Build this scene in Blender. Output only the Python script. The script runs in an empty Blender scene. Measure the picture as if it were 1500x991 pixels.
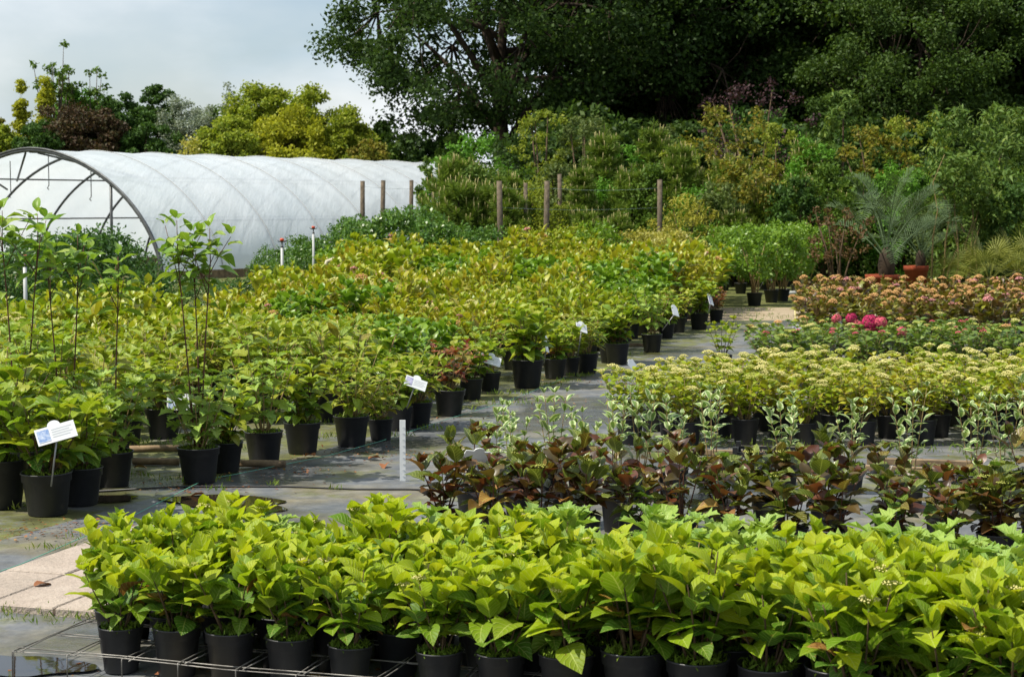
import bpy, math, random
import numpy as np
from mathutils import Vector, Matrix

# ------------------------------------------------------------------ camera
SC = bpy.context.scene
COL = SC.collection
PI = math.pi
F = 2600.0; CX, CY = 750.0, 495.5; CAMH = 1.7; HOR = 300.0
PITCH = math.atan((CY - HOR) / F)
cam = bpy.data.cameras.new('camera')
camo = bpy.data.objects.new('camera', cam); COL.objects.link(camo)
camo.location = (0, 0, CAMH); camo.rotation_euler = (PI / 2 - PITCH, 0, 0)
cam.sensor_width = 36; cam.lens = 36 * F / 1500; cam.clip_end = 2000; cam.clip_start = 0.05
cam.dof.use_dof = True; cam.dof.focus_distance = 10.0; cam.dof.aperture_fstop = 9.0
SC.camera = camo

# ------------------------------------------------------------------ world / sun
SUN_AZ = math.radians(-103)    # direction towards the sun, measured from +Y, clockwise positive (left of the camera)
SUN_EL = math.radians(56)
w = bpy.data.worlds.new('World'); SC.world = w; w.use_nodes = True
nt = w.node_tree; nt.nodes.clear()
def N(t, typ, **kw):
    n = t.nodes.new(typ)
    for k, v in kw.items(): setattr(n, k, v)
    return n
out = N(nt, 'ShaderNodeOutputWorld'); bg = N(nt, 'ShaderNodeBackground'); bg.inputs['Strength'].default_value = 0.1
sky = N(nt, 'ShaderNodeTexSky', sky_type='NISHITA'); sky.sun_disc = False
sky.sun_elevation = SUN_EL; sky.sun_rotation = SUN_AZ; sky.air_density = 1.0; sky.dust_density = 1.5
tc = N(nt, 'ShaderNodeTexCoord'); mp = N(nt, 'ShaderNodeMapping'); mp.inputs['Scale'].default_value = (1, 1, 2.2)
mp.inputs['Location'].default_value = (3.4, 0.6, 0.35)
nz = N(nt, 'ShaderNodeTexNoise'); nz.inputs['Scale'].default_value = 3.2; nz.inputs['Detail'].default_value = 7; nz.inputs['Roughness'].default_value = 0.52
rp = N(nt, 'ShaderNodeValToRGB'); rp.color_ramp.elements[0].position = 0.38; rp.color_ramp.elements[1].position = 0.58
rp.color_ramp.elements[0].color = (0.30, 0.30, 0.30, 1); rp.color_ramp.elements[1].color = (0.95, 0.95, 0.95, 1)
nz2 = N(nt, 'ShaderNodeTexNoise'); nz2.inputs['Scale'].default_value = 5; nz2.inputs['Detail'].default_value = 5
cr = N(nt, 'ShaderNodeValToRGB')
cr.color_ramp.elements[0].position = 0.42; cr.color_ramp.elements[0].color = (4.8, 5.9, 7.0, 1)
cr.color_ramp.elements[1].position = 0.60; cr.color_ramp.elements[1].color = (7.8, 8.1, 8.4, 1)
mx = N(nt, 'ShaderNodeMix', data_type='RGBA')
L = nt.links.new
L(tc.outputs['Generated'], mp.inputs['Vector']); L(mp.outputs[0], nz.inputs['Vector']); L(mp.outputs[0], nz2.inputs['Vector'])
L(nz.outputs['Fac'], rp.inputs[0]); L(nz2.outputs['Fac'], cr.inputs[0])
L(rp.outputs[0], mx.inputs[0]); L(sky.outputs[0], mx.inputs[6]); L(cr.outputs[0], mx.inputs[7])
L(mx.outputs[2], bg.inputs[0]); L(bg.outputs[0], out.inputs[0])
sd = Vector((math.sin(SUN_AZ) * math.cos(SUN_EL), math.cos(SUN_AZ) * math.cos(SUN_EL), math.sin(SUN_EL)))
sun = bpy.data.lights.new('sun', 'SUN'); sun.energy = 5.0; sun.angle = math.radians(0.5); sun.color = (1, 0.94, 0.82)
suno = bpy.data.objects.new('sun', sun); COL.objects.link(suno)
suno.rotation_euler = sd.to_track_quat('Z', 'Y').to_euler(); suno.location = sd * 60
SC.view_settings.view_transform = 'Standard'; SC.view_settings.look = 'None'
SC.view_settings.exposure = 0.42; SC.view_settings.gamma = 1.0

# ------------------------------------------------------------------ pixel helpers (photograph 1500 x 991)
FW = Vector((0, math.cos(PITCH), -math.sin(PITCH))); UP = Vector((0, math.sin(PITCH), math.cos(PITCH)))
def ray(px, py): return FW + Vector(((px - CX) / F, 0, 0)) + UP * ((CY - py) / F)
def ground(px, py, z=0.0):
    d = ray(px, py); t = (z - CAMH) / d.z
    return Vector((d.x * t, d.y * t, z))
def at(px, py, Y):
    d = ray(px, py); t = Y / d.y
    return Vector((d.x * t, Y, CAMH + d.z * t))
def proj(p):
    q = Vector(p) - Vector((0, 0, CAMH)); z = q.dot(FW)
    return CX + F * q.x / z, CY - F * q.dot(UP) / z

# ------------------------------------------------------------------ materials
def lin(c): return tuple(((v / 255) / 12.92 if v / 255 <= .04045 else ((v / 255 + .055) / 1.055) ** 2.4) for v in c) + (1,)
def newmat(name):
    m = bpy.data.materials.new(name); m.use_nodes = True
    t = m.node_tree; t.nodes.clear()
    return m, t, N(t, 'ShaderNodeOutputMaterial')
def pbsdf(t, col=None, rough=.5, spec=.5):
    b = N(t, 'ShaderNodeBsdfPrincipled')
    if col: b.inputs['Base Color'].default_value = col
    b.inputs['Roughness'].default_value = rough; b.inputs['Specular IOR Level'].default_value = spec
    return b
def math_(t, op, a, b=None, c=None):
    n = N(t, 'ShaderNodeMath', operation=op)
    for i, v in enumerate((a, b, c)):
        if v is None: continue
        if isinstance(v, (int, float)): n.inputs[i].default_value = v
        else: t.links.new(v, n.inputs[i])
    return n.outputs[0]
def ramp(t, fac, stops):
    r = N(t, 'ShaderNodeValToRGB'); e = r.color_ramp.elements
    while len(e) < len(stops): e.new(0.5)
    for k, (p, c) in enumerate(stops): e[k].position = p; e[k].color = c
    t.links.new(fac, r.inputs[0]); return r.outputs[0]
def mixc(t, fac, a, b, blend='MIX'):
    n = N(t, 'ShaderNodeMix', data_type='RGBA'); n.blend_type = blend
    if isinstance(fac, (int, float)): n.inputs[0].default_value = fac
    else: t.links.new(fac, n.inputs[0])
    for i, v in ((6, a), (7, b)):
        if isinstance(v, tuple): n.inputs[i].default_value = v
        else: t.links.new(v, n.inputs[i])
    return n.outputs[2]
def noise(t, scale, detail=4, rough=.55, coord='Object', vec=None, dist=0):
    n = N(t, 'ShaderNodeTexNoise'); n.inputs['Scale'].default_value = scale; n.inputs['Detail'].default_value = detail
    n.inputs['Roughness'].default_value = rough; n.inputs['Distortion'].default_value = dist
    if vec is None: vec = N(t, 'ShaderNodeTexCoord').outputs[coord]
    t.links.new(vec, n.inputs['Vector']); return n.outputs['Fac']
def bump(t, h, strength=.3, dist=.01):
    b = N(t, 'ShaderNodeBump'); b.inputs['Strength'].default_value = strength; b.inputs['Distance'].default_value = dist
    t.links.new(h, b.inputs['Height']); return b.outputs[0]

def leaf_mat(name, cols, trans=.35, rough=.38, veins=False, edge=None, spec=.45, spots=0.0):
    """cols: list of sRGB tuples that single leaves pick from; veins/edge use the leaf's own UV (u along, v across)."""
    m, t, o = newmat(name)
    oi = N(t, 'ShaderNodeObjectInfo'); at_ = N(t, 'ShaderNodeAttribute', attribute_name='rnd')
    f = math_(t, 'FRACT', math_(t, 'ADD', oi.outputs['Random'], at_.outputs['Fac']))
    n = len(cols)
    c = ramp(t, f, [(k / max(1, n - 1), lin(cc)) for k, cc in enumerate(cols)])
    b = pbsdf(t, None, rough, spec)
    if veins or edge or spots:
        uv = N(t, 'ShaderNodeUVMap'); sp = N(t, 'ShaderNodeSeparateXYZ'); t.links.new(uv.outputs[0], sp.inputs[0])
        u = sp.outputs[0]; v = math_(t, 'ABSOLUTE', math_(t, 'SUBTRACT', sp.outputs[1], .5))
        if veins:
            ph = math_(t, 'MULTIPLY', math_(t, 'SUBTRACT', u, math_(t, 'MULTIPLY', v, .55)), 7.5 * 2 * PI)
            s = math_(t, 'SINE', ph)
            line = math_(t, 'POWER', math_(t, 'MULTIPLY_ADD', s, .5, .5), 9.0)
            mid = math_(t, 'LESS_THAN', v, .022)
            vein = math_(t, 'MAXIMUM', math_(t, 'MULTIPLY', line, .55), mid)
            c = mixc(t, math_(t, 'MULTIPLY', vein, .45), c, lin((205, 215, 120)))
            nb = bump(t, math_(t, 'SUBTRACT', 1.0, vein), .6, .006); t.links.new(nb, b.inputs['Normal'])
        if edge:
            nn = noise(t, 3.0, 3, .6, vec=uv.outputs[0])
            e = math_(t, 'GREATER_THAN', math_(t, 'ADD', v, math_(t, 'MULTIPLY', math_(t, 'SUBTRACT', nn, .5), .35)), .27)
            c = mixc(t, e, c, lin(edge))
        if spots:
            g = N(t, 'ShaderNodeVectorMath', operation='ADD'); t.links.new(uv.outputs[0], g.inputs[0])
            cmb = N(t, 'ShaderNodeCombineXYZ'); t.links.new(math_(t, 'MULTIPLY', oi.outputs['Random'], 37.0), cmb.inputs[0]); t.links.new(cmb.outputs[0], g.inputs[1])
            nn = noise(t, 3.6, 3, .6, vec=g.outputs[0])
            sfac = math_(t, 'GREATER_THAN', nn, 1 - spots)
            c = mixc(t, math_(t, 'MULTIPLY', sfac, .8), c, lin((120, 78, 40)))
    t.links.new(c, b.inputs['Base Color'])
    if trans > 0:
        tr = N(t, 'ShaderNodeBsdfTranslucent'); t.links.new(mixc(t, 1.0, c, (1.0, 1.0, .55, 1), 'MULTIPLY'), tr.inputs[0])
        ms = N(t, 'ShaderNodeMixShader'); ms.inputs[0].default_value = trans
        t.links.new(b.outputs[0], ms.inputs[1]); t.links.new(tr.outputs[0], ms.inputs[2]); t.links.new(ms.outputs[0], o.inputs[0])
    else: t.links.new(b.outputs[0], o.inputs[0])
    return m
def plain(name, c, rough=.5, spec=.5, var=.0, scale=8, bmp=0, metal=0, c2=None, coord='Object'):
    m, t, o = newmat(name); b = pbsdf(t, lin(c), rough, spec); b.inputs['Metallic'].default_value = metal
    if var or bmp or c2:
        nn = noise(t, scale, 5, .6, coord)
        cc = ramp(t, nn, [(.3, lin(c)), (.7, lin(c2 if c2 else tuple(max(0, v * (1 - var)) for v in c)))])
        t.links.new(cc, b.inputs['Base Color'])
        if bmp: t.links.new(bump(t, nn, bmp, .01), b.inputs['Normal'])
    t.links.new(b.outputs[0], o.inputs[0]); return m

M = {}
# leaves
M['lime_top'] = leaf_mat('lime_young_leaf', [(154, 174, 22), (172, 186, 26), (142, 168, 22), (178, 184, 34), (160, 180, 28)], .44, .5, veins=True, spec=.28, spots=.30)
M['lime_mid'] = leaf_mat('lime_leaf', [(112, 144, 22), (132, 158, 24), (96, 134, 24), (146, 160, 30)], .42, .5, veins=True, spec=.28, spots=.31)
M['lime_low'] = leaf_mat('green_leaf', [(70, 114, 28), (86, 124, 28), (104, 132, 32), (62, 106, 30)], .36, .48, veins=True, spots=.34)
M['lime_old'] = leaf_mat('ageing_leaf', [(150, 128, 48), (164, 118, 60), (120, 70, 48), (148, 140, 50)], .3, .5, veins=True, spots=.42)
M['oak_leaf'] = leaf_mat('lobed_leaf', [(132, 164, 62), (150, 176, 72), (116, 152, 58), (160, 180, 84)], .3, .5, veins=True)
M['dark_leaf'] = leaf_mat('bronze_leaf', [(84, 46, 30), (104, 58, 32), (84, 74, 32), (68, 42, 28), (100, 92, 34), (114, 66, 40)], .36, .4, veins=False, spec=.6)
M['dark_green_leaf'] = leaf_mat('bronze_green_leaf', [(84, 98, 32), (108, 120, 38), (74, 90, 30), (120, 96, 40)], .28, .34, veins=True)
M['varieg'] = leaf_mat('variegated_leaf', [(116, 142, 74), (104, 134, 64), (128, 152, 80)], .28, .45, edge=(188, 200, 150))
M['dogwood'] = leaf_mat('dogwood_leaf', [(110, 148, 42), (128, 160, 48), (96, 138, 42), (146, 166, 60)], .36, .4, veins=True)
M['broad'] = leaf_mat('broad_leaf', [(124, 152, 30), (142, 164, 32), (102, 138, 30), (160, 172, 40), (152, 156, 42)], .4, .45, veins=True)
M['serrata'] = leaf_mat('narrow_leaf', [(130, 152, 34), (150, 166, 42), (110, 138, 34), (164, 170, 50), (140, 128, 48)], .34, .4, veins=True)
M['redleaf'] = leaf_mat('red_leaf', [(130, 54, 38), (112, 66, 38), (120, 120, 44), (150, 66, 44), (128, 134, 46)], .3, .4)
M['yg1'] = leaf_mat('yellow_green_foliage', [(146, 162, 32), (128, 152, 32), (162, 172, 42), (116, 140, 32), (172, 172, 52), (154, 150, 44)], .36, .42)
M['yg2'] = leaf_mat('tinged_foliage', [(154, 164, 34), (140, 158, 32), (164, 160, 42), (172, 174, 48), (152, 136, 46), (128, 152, 32)], .36, .42)
M['yg3'] = leaf_mat('fresh_green_foliage', [(98, 136, 36), (114, 150, 38), (130, 158, 44), (88, 124, 36)], .34, .4)
M['peachleaf'] = leaf_mat('purple_green_foliage', [(96, 66, 34), (116, 104, 38), (138, 142, 42), (84, 54, 34), (128, 134, 40)], .28, .42)
M['pinkleaf'] = leaf_mat('mid_green_foliage', [(96, 122, 46), (110, 136, 50), (120, 140, 58), (84, 108, 44)], .3, .42)
M['hedge'] = leaf_mat('hedge_foliage', [(58, 94, 40), (72, 108, 44), (86, 122, 50), (48, 82, 38)], .3, .35)
M['laurel'] = leaf_mat('laurel_foliage', [(78, 114, 44), (94, 130, 46), (66, 104, 42), (112, 142, 52)], .3, .35)
M['privet'] = leaf_mat('light_shrub_foliage', [(108, 144, 42), (124, 156, 46), (94, 132, 40), (134, 160, 54)], .34, .4)
M['goldshrub'] = leaf_mat('golden_foliage', [(168, 164, 70), (178, 172, 84), (150, 152, 60), (160, 146, 60)], .36, .45)
_lm = leaf_mat
def leaf_mat(name, cols, trans=.3, rough=.6, **kw): return _lm(name, cols, trans, max(rough, .58), spec=.2, **kw)
M['oak'] = leaf_mat('oak_foliage', [(48, 70, 28), (60, 84, 32), (42, 62, 26), (74, 98, 38)], .36, .45)
M['wood1'] = leaf_mat('wood_foliage', [(58, 80, 30), (70, 94, 34), (46, 68, 26), (84, 106, 38)], .3, .45)
M['wood2'] = leaf_mat('light_wood_foliage', [(82, 110, 38), (96, 124, 44), (70, 98, 36), (110, 132, 50)], .36, .45)
M['copper'] = leaf_mat('copper_foliage', [(64, 50, 38), (78, 58, 40), (64, 66, 40), (92, 72, 42)], .2, .45)
M['purple'] = leaf_mat('purple_foliage', [(58, 38, 44), (70, 46, 48), (48, 34, 38)], .2, .45)
M['dkgreen'] = leaf_mat('dark_green_foliage', [(60, 88, 38), (74, 104, 42), (52, 78, 34)], .3, .45)
M['golden'] = leaf_mat('golden_tree_foliage', [(160, 164, 44), (172, 172, 54), (142, 152, 42)], .42, .45)
M['silver'] = leaf_mat('silver_foliage', [(132, 144, 126), (152, 162, 146), (112, 126, 104), (166, 174, 160)], .25, .5)
M['olive'] = leaf_mat('olive_foliage', [(134, 150, 46), (154, 166, 54), (114, 136, 42), (166, 170, 66)], .42, .45)
M['orangeolive'] = leaf_mat('amber_olive_foliage', [(116, 122, 46), (132, 130, 48), (100, 114, 42), (144, 134, 52), (124, 108, 46)], .38, .45)
M['midolive'] = leaf_mat('mid_olive_foliage', [(120, 136, 44), (138, 150, 50), (102, 122, 40), (152, 156, 60)], .4, .5)
M['greygreen'] = leaf_mat('grey_green_foliage', [(88, 106, 54), (102, 118, 62), (76, 94, 48), (120, 130, 70)], .32, .5)
M['bright'] = leaf_mat('bright_green_foliage', [(84, 130, 38), (98, 142, 42), (72, 116, 36)], .32, .42)
M['compound'] = leaf_mat('feathery_foliage', [(82, 108, 44), (98, 124, 50), (72, 98, 40), (118, 134, 58)], .3, .4)
M['pine'] = leaf_mat('pine_needles', [(98, 122, 44), (114, 136, 50), (84, 112, 40), (130, 146, 60)], .36, .45)
M['candle'] = plain('pine_candle', (150, 140, 84), .6)
M['yellowbamboo'] = leaf_mat('yellow_bamboo_foliage', [(164, 160, 62), (150, 150, 54), (176, 166, 76)], .34, .45)
M['maple'] = leaf_mat('red_maple_foliage', [(92, 66, 46), (104, 80, 50), (84, 72, 44)], .25, .45)
M['palm'] = leaf_mat('blue_palm_leaflets', [(74, 92, 58), (90, 108, 74), (62, 80, 50)], .15, .4)
M['fanpalm'] = leaf_mat('fan_palm_leaflets', [(104, 110, 44), (124, 126, 50), (86, 98, 42)], .2, .42)
M['moss'] = leaf_mat('moss_growth', [(94, 118, 34), (112, 132, 40), (76, 100, 32)], .2, .8)
M['grass'] = leaf_mat('grass_blades', [(98, 126, 40), (120, 140, 52), (84, 114, 36), (140, 144, 70)], .3, .5)
M['deadleaf'] = leaf_mat('dead_leaf', [(120, 74, 48), (146, 98, 62), (94, 58, 40), (164, 128, 72)], .1, .6)
# flowers
M['cream'] = plain('cream_florets', (212, 204, 128), .7, .3, .22, 90)
M['limeflower'] = plain('lime_florets', (176, 180, 84), .7, .3, .25, 90)
M['peach'] = plain('peach_florets', (216, 166, 104), .7, .3, .25, 60)
M['palepink'] = plain('pale_pink_florets', (218, 148, 146), .7, .3, .25, 60)
M['pink'] = plain('pink_florets', (216, 92, 112), .7, .3, .25, 60)
M['magenta'] = plain('magenta_florets', (188, 34, 92), .7, .3, .25, 60)
# wood, plastic, metal
M['stem'] = plain('woody_stem', (98, 78, 54), .75, .3, .4, 30)
M['paletwig'] = plain('pale_twig', (168, 142, 96), .7, .3, .3, 30)
M['redstem'] = plain('red_brown_stem', (98, 62, 44), .6, .3, .35, 30)
M['greenstem'] = plain('green_stem', (108, 116, 50), .6, .3, .3, 30)
M['bark'] = plain('bark', (70, 58, 46), .9, .2, .45, 6, .6)
M['post'] = plain('weathered_post', (112, 100, 84), .9, .2, .4, 14, .6)
M['timber'] = plain('old_timber', (148, 126, 98), .85, .2, .4, 9, .5)
M['soil'] = plain('potting_soil', (62, 50, 38), .95, .1, .5, 30, .8, c2=(74, 84, 34))
M['terracotta'] = plain('terracotta', (158, 74, 46), .8, .25, .25, 7)
M['white'] = plain('white_board', (226, 228, 228), .45, .4, .04, 20)
M['greytext'] = plain('grey_print', (186, 188, 192), .6)
M['bluepic'] = plain('blue_picture', (88, 128, 186), .5, .4, 0, 40, c2=(206, 214, 226))
M['pinkpic'] = plain('pink_picture', (212, 84, 122), .5, .4, 0, 40, c2=(226, 190, 196))
M['violetpic'] = plain('violet_picture', (118, 108, 168), .5, .4, 0, 40, c2=(214, 214, 226))
M['metal'] = plain('galvanised', (150, 152, 152), .45, .5, .25, 20, metal=.6)
M['wire'] = plain('rusty_wire', (150, 146, 140), .55, .4, .5, 14, metal=.4)
M['hoop'] = plain('dull_steel_tube', (96, 98, 98), .5, .5, .3, 8, metal=.5)
M['pipe'] = plain('grey_plastic_pipe', (178, 180, 178), .45, .4, .08, 8)
M['beigehose'] = plain('beige_hose', (186, 178, 148), .5, .4, .15, 8)
M['orange'] = plain('orange_plastic', (206, 74, 36), .4, .5)
M['blackplastic'] = plain('black_plastic', (34, 34, 36), .45, .5)
M['teal'] = plain('teal_string', (88, 160, 136), .7)
M['bamboocane'] = plain('bamboo_cane', (134, 116, 70), .6, .3, .3, 8)
M['tan'] = plain('tan_stick', (206, 190, 130), .7)
M['galvwire'] = plain('thin_wire', (120, 140, 132), .5)
def pot_mat():
    m, t, o = newmat('black_pot_plastic'); b = pbsdf(t, None, .42, .5)
    nn = noise(t, 9, 5, .65); oi = N(t, 'ShaderNodeObjectInfo')
    c = ramp(t, nn, [(.35, lin((33, 34, 37))), (.62, lin((42, 43, 46))), (.78, lin((66, 64, 58)))])
    t.links.new(c, b.inputs['Base Color'])
    t.links.new(ramp(t, noise(t, 5, 4), [(.3, (.36,) * 3 + (1,)), (.7, (.58,) * 3 + (1,))]), b.inputs['Roughness'])
    t.links.new(bump(t, noise(t, 120, 2), .08, .002), b.inputs['Normal'])
    t.links.new(b.outputs[0], o.inputs[0]); return m
M['pot'] = pot_mat()
def ground_fabric():
    m, t, o = newmat('weed_fabric'); b = pbsdf(t, None, .6, .4)
    geo = N(t, 'ShaderNodeNewGeometry'); p = geo.outputs['Position']
    n1 = noise(t, 1.3, 6, .6, vec=p); n2 = noise(t, 6, 5, .65, vec=p); n3 = noise(t, 0.55, 4, .5, vec=p, dist=.6)
    base = ramp(t, n2, [(.28, lin((72, 75, 79))), (.5, lin((94, 97, 101))), (.75, lin((124, 124, 122)))])
    dirt = ramp(t, n2, [(.3, lin((92, 84, 62))), (.7, lin((128, 120, 94)))])
    c = mixc(t, ramp(t, n1, [(.46, (0, 0, 0, 1)), (.66, (.85,) * 3 + (1,))]), base, dirt)
    # mossy film, stronger on the plant beds left of the path and under the right-hand beds
    sp = N(t, 'ShaderNodeSeparateXYZ'); t.links.new(p, sp.inputs[0])
    edge = math_(t, 'SUBTRACT', sp.outputs[0], math_(t, 'MULTIPLY_ADD', sp.outputs[1], .385, -6.05))
    bed = math_(t, 'MULTIPLY', math_(t, 'LESS_THAN', edge, 0), .14)
    mo = math_(t, 'ADD', noise(t, 2.2, 6, .68, vec=p), bed)
    mossc = ramp(t, n2, [(.3, lin((66, 66, 34))), (.7, lin((104, 108, 46)))])
    c = mixc(t, ramp(t, mo, [(.53, (0, 0, 0, 1)), (.66, (.9,) * 3 + (1,))]), c, mossc)
    wet = ramp(t, n3, [(.52, (0, 0, 0, 1)), (.60, (1, 1, 1, 1))])
    c = mixc(t, math_(t, 'MULTIPLY', wet, .45), c, lin((44, 44, 42)))
    t.links.new(c, b.inputs['Base Color'])
    t.links.new(math_(t, 'MULTIPLY_ADD', wet, -.36, .62), b.inputs['Roughness'])
    # woven relief
    mpn = N(t, 'ShaderNodeMapping'); mpn.inputs['Scale'].default_value = (1, 1, 1); t.links.new(p, mpn.inputs[0])
    h = math_(t, 'ADD', noise(t, 3.0, 5, .6, vec=p), math_(t, 'MULTIPLY', noise(t, 60, 3, .6, vec=p), .12))
    t.links.new(bump(t, h, .5, .03), b.inputs['Normal'])
    t.links.new(b.outputs[0], o.inputs[0]); return m
M['fabric'] = ground_fabric()
def soil_ground(name, c1, c2, c3, scale=2.0):
    m, t, o = newmat(name); b = pbsdf(t, None, .95, .2)
    p = N(t, 'ShaderNodeNewGeometry').outputs['Position']
    c = ramp(t, noise(t, scale, 7, .65, vec=p), [(.3, lin(c1)), (.5, lin(c2)), (.72, lin(c3))])
    fine = noise(t, 40, 3, .7, vec=p)
    c = mixc(t, .35, c, ramp(t, fine, [(.3, lin(c1)), (.7, lin(c3))]))
    t.links.new(c, b.inputs['Base Color']); t.links.new(bump(t, fine, .6, .02), b.inputs['Normal'])
    t.links.new(b.outputs[0], o.inputs[0]); return m
M['terrain'] = soil_ground('rough_grass_soil', (62, 66, 36), (84, 92, 42), (112, 108, 68), .8)
M['gravel'] = soil_ground('gravel', (128, 112, 90), (152, 136, 112), (174, 160, 138), 3)
M['concrete'] = soil_ground('pinkish_concrete', (134, 124, 114), (158, 144, 132), (178, 166, 154), 2.4)
M['glossy_patch'] = None
def glossy_patch():
    m, t, o = newmat('puddle_water'); b = pbsdf(t, lin((46, 38, 28)), .03, .6)
    p = N(t, 'ShaderNodeNewGeometry').outputs['Position']
    t.links.new(bump(t, noise(t, 7, 2, vec=p), .03, .01), b.inputs['Normal'])
    t.links.new(b.outputs[0], o.inputs[0]); return m
M['glossy_patch'] = glossy_patch()
def film():
    m, t, o = newmat('polythene_film')
    n1 = noise(t, .5, 5, .6); n2 = noise(t, 2.6, 5, .65)
    c = ramp(t, n1, [(.3, lin((222, 231, 239))), (.7, lin((240, 245, 250)))])
    b = pbsdf(t, None, .32, .5); t.links.new(c, b.inputs['Base Color'])
    tr = N(t, 'ShaderNodeBsdfTranslucent'); t.links.new(c, tr.inputs[0])
    tp = N(t, 'ShaderNodeBsdfTransparent'); tp.inputs[0].default_value = (.93, .96, .98, 1)
    # crinkles running diagonally down the film
    tcx = N(t, 'ShaderNodeTexCoord'); mpn = N(t, 'ShaderNodeMapping'); mpn.inputs['Rotation'].default_value = (.5, .3, .4); mpn.inputs['Scale'].default_value = (3.2, .5, .8)
    t.links.new(tcx.outputs['Object'], mpn.inputs[0])
    h = math_(t, 'ADD', noise(t, 1.6, 4, .6, vec=mpn.outputs[0]), math_(t, 'MULTIPLY', n2, .3))
    nb = bump(t, h, .32, .07)
    t.links.new(nb, b.inputs['Normal']); t.links.new(nb, tr.inputs['Normal'])
    m1 = N(t, 'ShaderNodeMixShader'); m1.inputs[0].default_value = .42
    t.links.new(b.outputs[0], m1.inputs[1]); t.links.new(tr.outputs[0], m1.inputs[2])
    m2 = N(t, 'ShaderNodeMixShader'); m2.inputs[0].default_value = .09
    t.links.new(m1.outputs[0], m2.inputs[1]); t.links.new(tp.outputs[0], m2.inputs[2])
    t.links.new(m2.outputs[0], o.inputs[0]); return m
M['film'] = film()

# ------------------------------------------------------------------ mesh helpers
class MB:
    def __init__(s): s.v = []; s.f = []
    def add(s, vs, fs):
        k = len(s.v); s.v += [tuple(p) for p in vs]; s.f += [tuple(i + k for i in f) for f in fs]
        return s
    def box(s, c, size, R=None):
        x, y, z = (q / 2 for q in size); c = Vector(c)
        vs = [Vector((sx * x, sy * y, sz * z)) for sx in (-1, 1) for sy in (-1, 1) for sz in (-1, 1)]
        if R is not None: vs = [R @ q for q in vs]
        return s.add([c + q for q in vs], [(0, 1, 3, 2), (4, 6, 7, 5), (0, 4, 5, 1), (2, 3, 7, 6), (0, 2, 6, 4), (1, 5, 7, 3)])
    def tube(s, pts, rad, k=6, cap=True):
        pts = [Vector(p) for p in pts]; n = len(pts)
        if isinstance(rad, (int, float)): rad = [rad] * n
        vs = []
        for i, p in enumerate(pts):
            d = (pts[min(n - 1, i + 1)] - pts[max(0, i - 1)]).normalized()
            a = d.orthogonal().normalized() if i == 0 else (a - d * a.dot(d)).normalized()
            b = d.cross(a)
            vs += [p + (a * math.cos(2 * PI * j / k) + b * math.sin(2 * PI * j / k)) * rad[i] for j in range(k)]
        fs = [(i * k + j, i * k + (j + 1) % k, (i + 1) * k + (j + 1) % k, (i + 1) * k + j) for i in range(n - 1) for j in range(k)]
        if cap: fs += [tuple(range(k - 1, -1, -1)), tuple((n - 1) * k + j for j in range(k))]
        return s.add(vs, fs)
    def lathe(s, prof, k=24, c=(0, 0, 0)):
        vs = [(c[0] + r * math.cos(2 * PI * j / k), c[1] + r * math.sin(2 * PI * j / k), c[2] + z) for r, z in prof for j in range(k)]
        fs = [(i * k + j, i * k + (j + 1) % k, (i + 1) * k + (j + 1) % k, (i + 1) * k + j) for i in range(len(prof) - 1) for j in range(k)]
        fs += [tuple(range(k - 1, -1, -1)), tuple((len(prof) - 1) * k + j for j in range(k))]
        return s.add(vs, fs)
    def mesh(s, name, mat, smooth=True):
        me = bpy.data.meshes.new(name); me.from_pydata(s.v, [], s.f); me.materials.append(M[mat])
        if smooth: me.shade_smooth()
        return me
def obj(name, me, parent=None, mtx=None):
    o = bpy.data.objects.new(name, me); COL.objects.link(o)
    if parent: o.parent = parent
    if mtx is not None: o.matrix_basis = mtx
    return o
def tag(o, label, cat, group=None, kind=None):
    o['label'] = label; o['category'] = cat
    if group: o['group'] = group
    if kind: o['kind'] = kind
    return o
def empty(name, loc, rz=0, s=1.0):
    o = bpy.data.objects.new(name, None); COL.objects.link(o); o.empty_display_size = .1
    o.location = loc; o.rotation_euler = (0, 0, rz); o.scale = (s, s, s); return o
def struct(name, me): o = obj(name, me); o['kind'] = 'structure'; return o
ORD = 'first second third fourth fifth sixth seventh eighth ninth tenth eleventh twelfth thirteenth fourteenth fifteenth sixteenth seventeenth eighteenth nineteenth twentieth'.split()
TENS = {20: 'twenty', 30: 'thirty', 40: 'forty', 50: 'fifty', 60: 'sixty'}
def ordn(i):
    if i < 20: return ORD[i]
    t = (i + 1) // 10 * 10; r = (i + 1) % 10
    return TENS[t] + '-' + ORD[r - 1] if r else {30: 'thirtieth', 40: 'fortieth', 50: 'fiftieth', 60: 'sixtieth'}[t]

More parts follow.
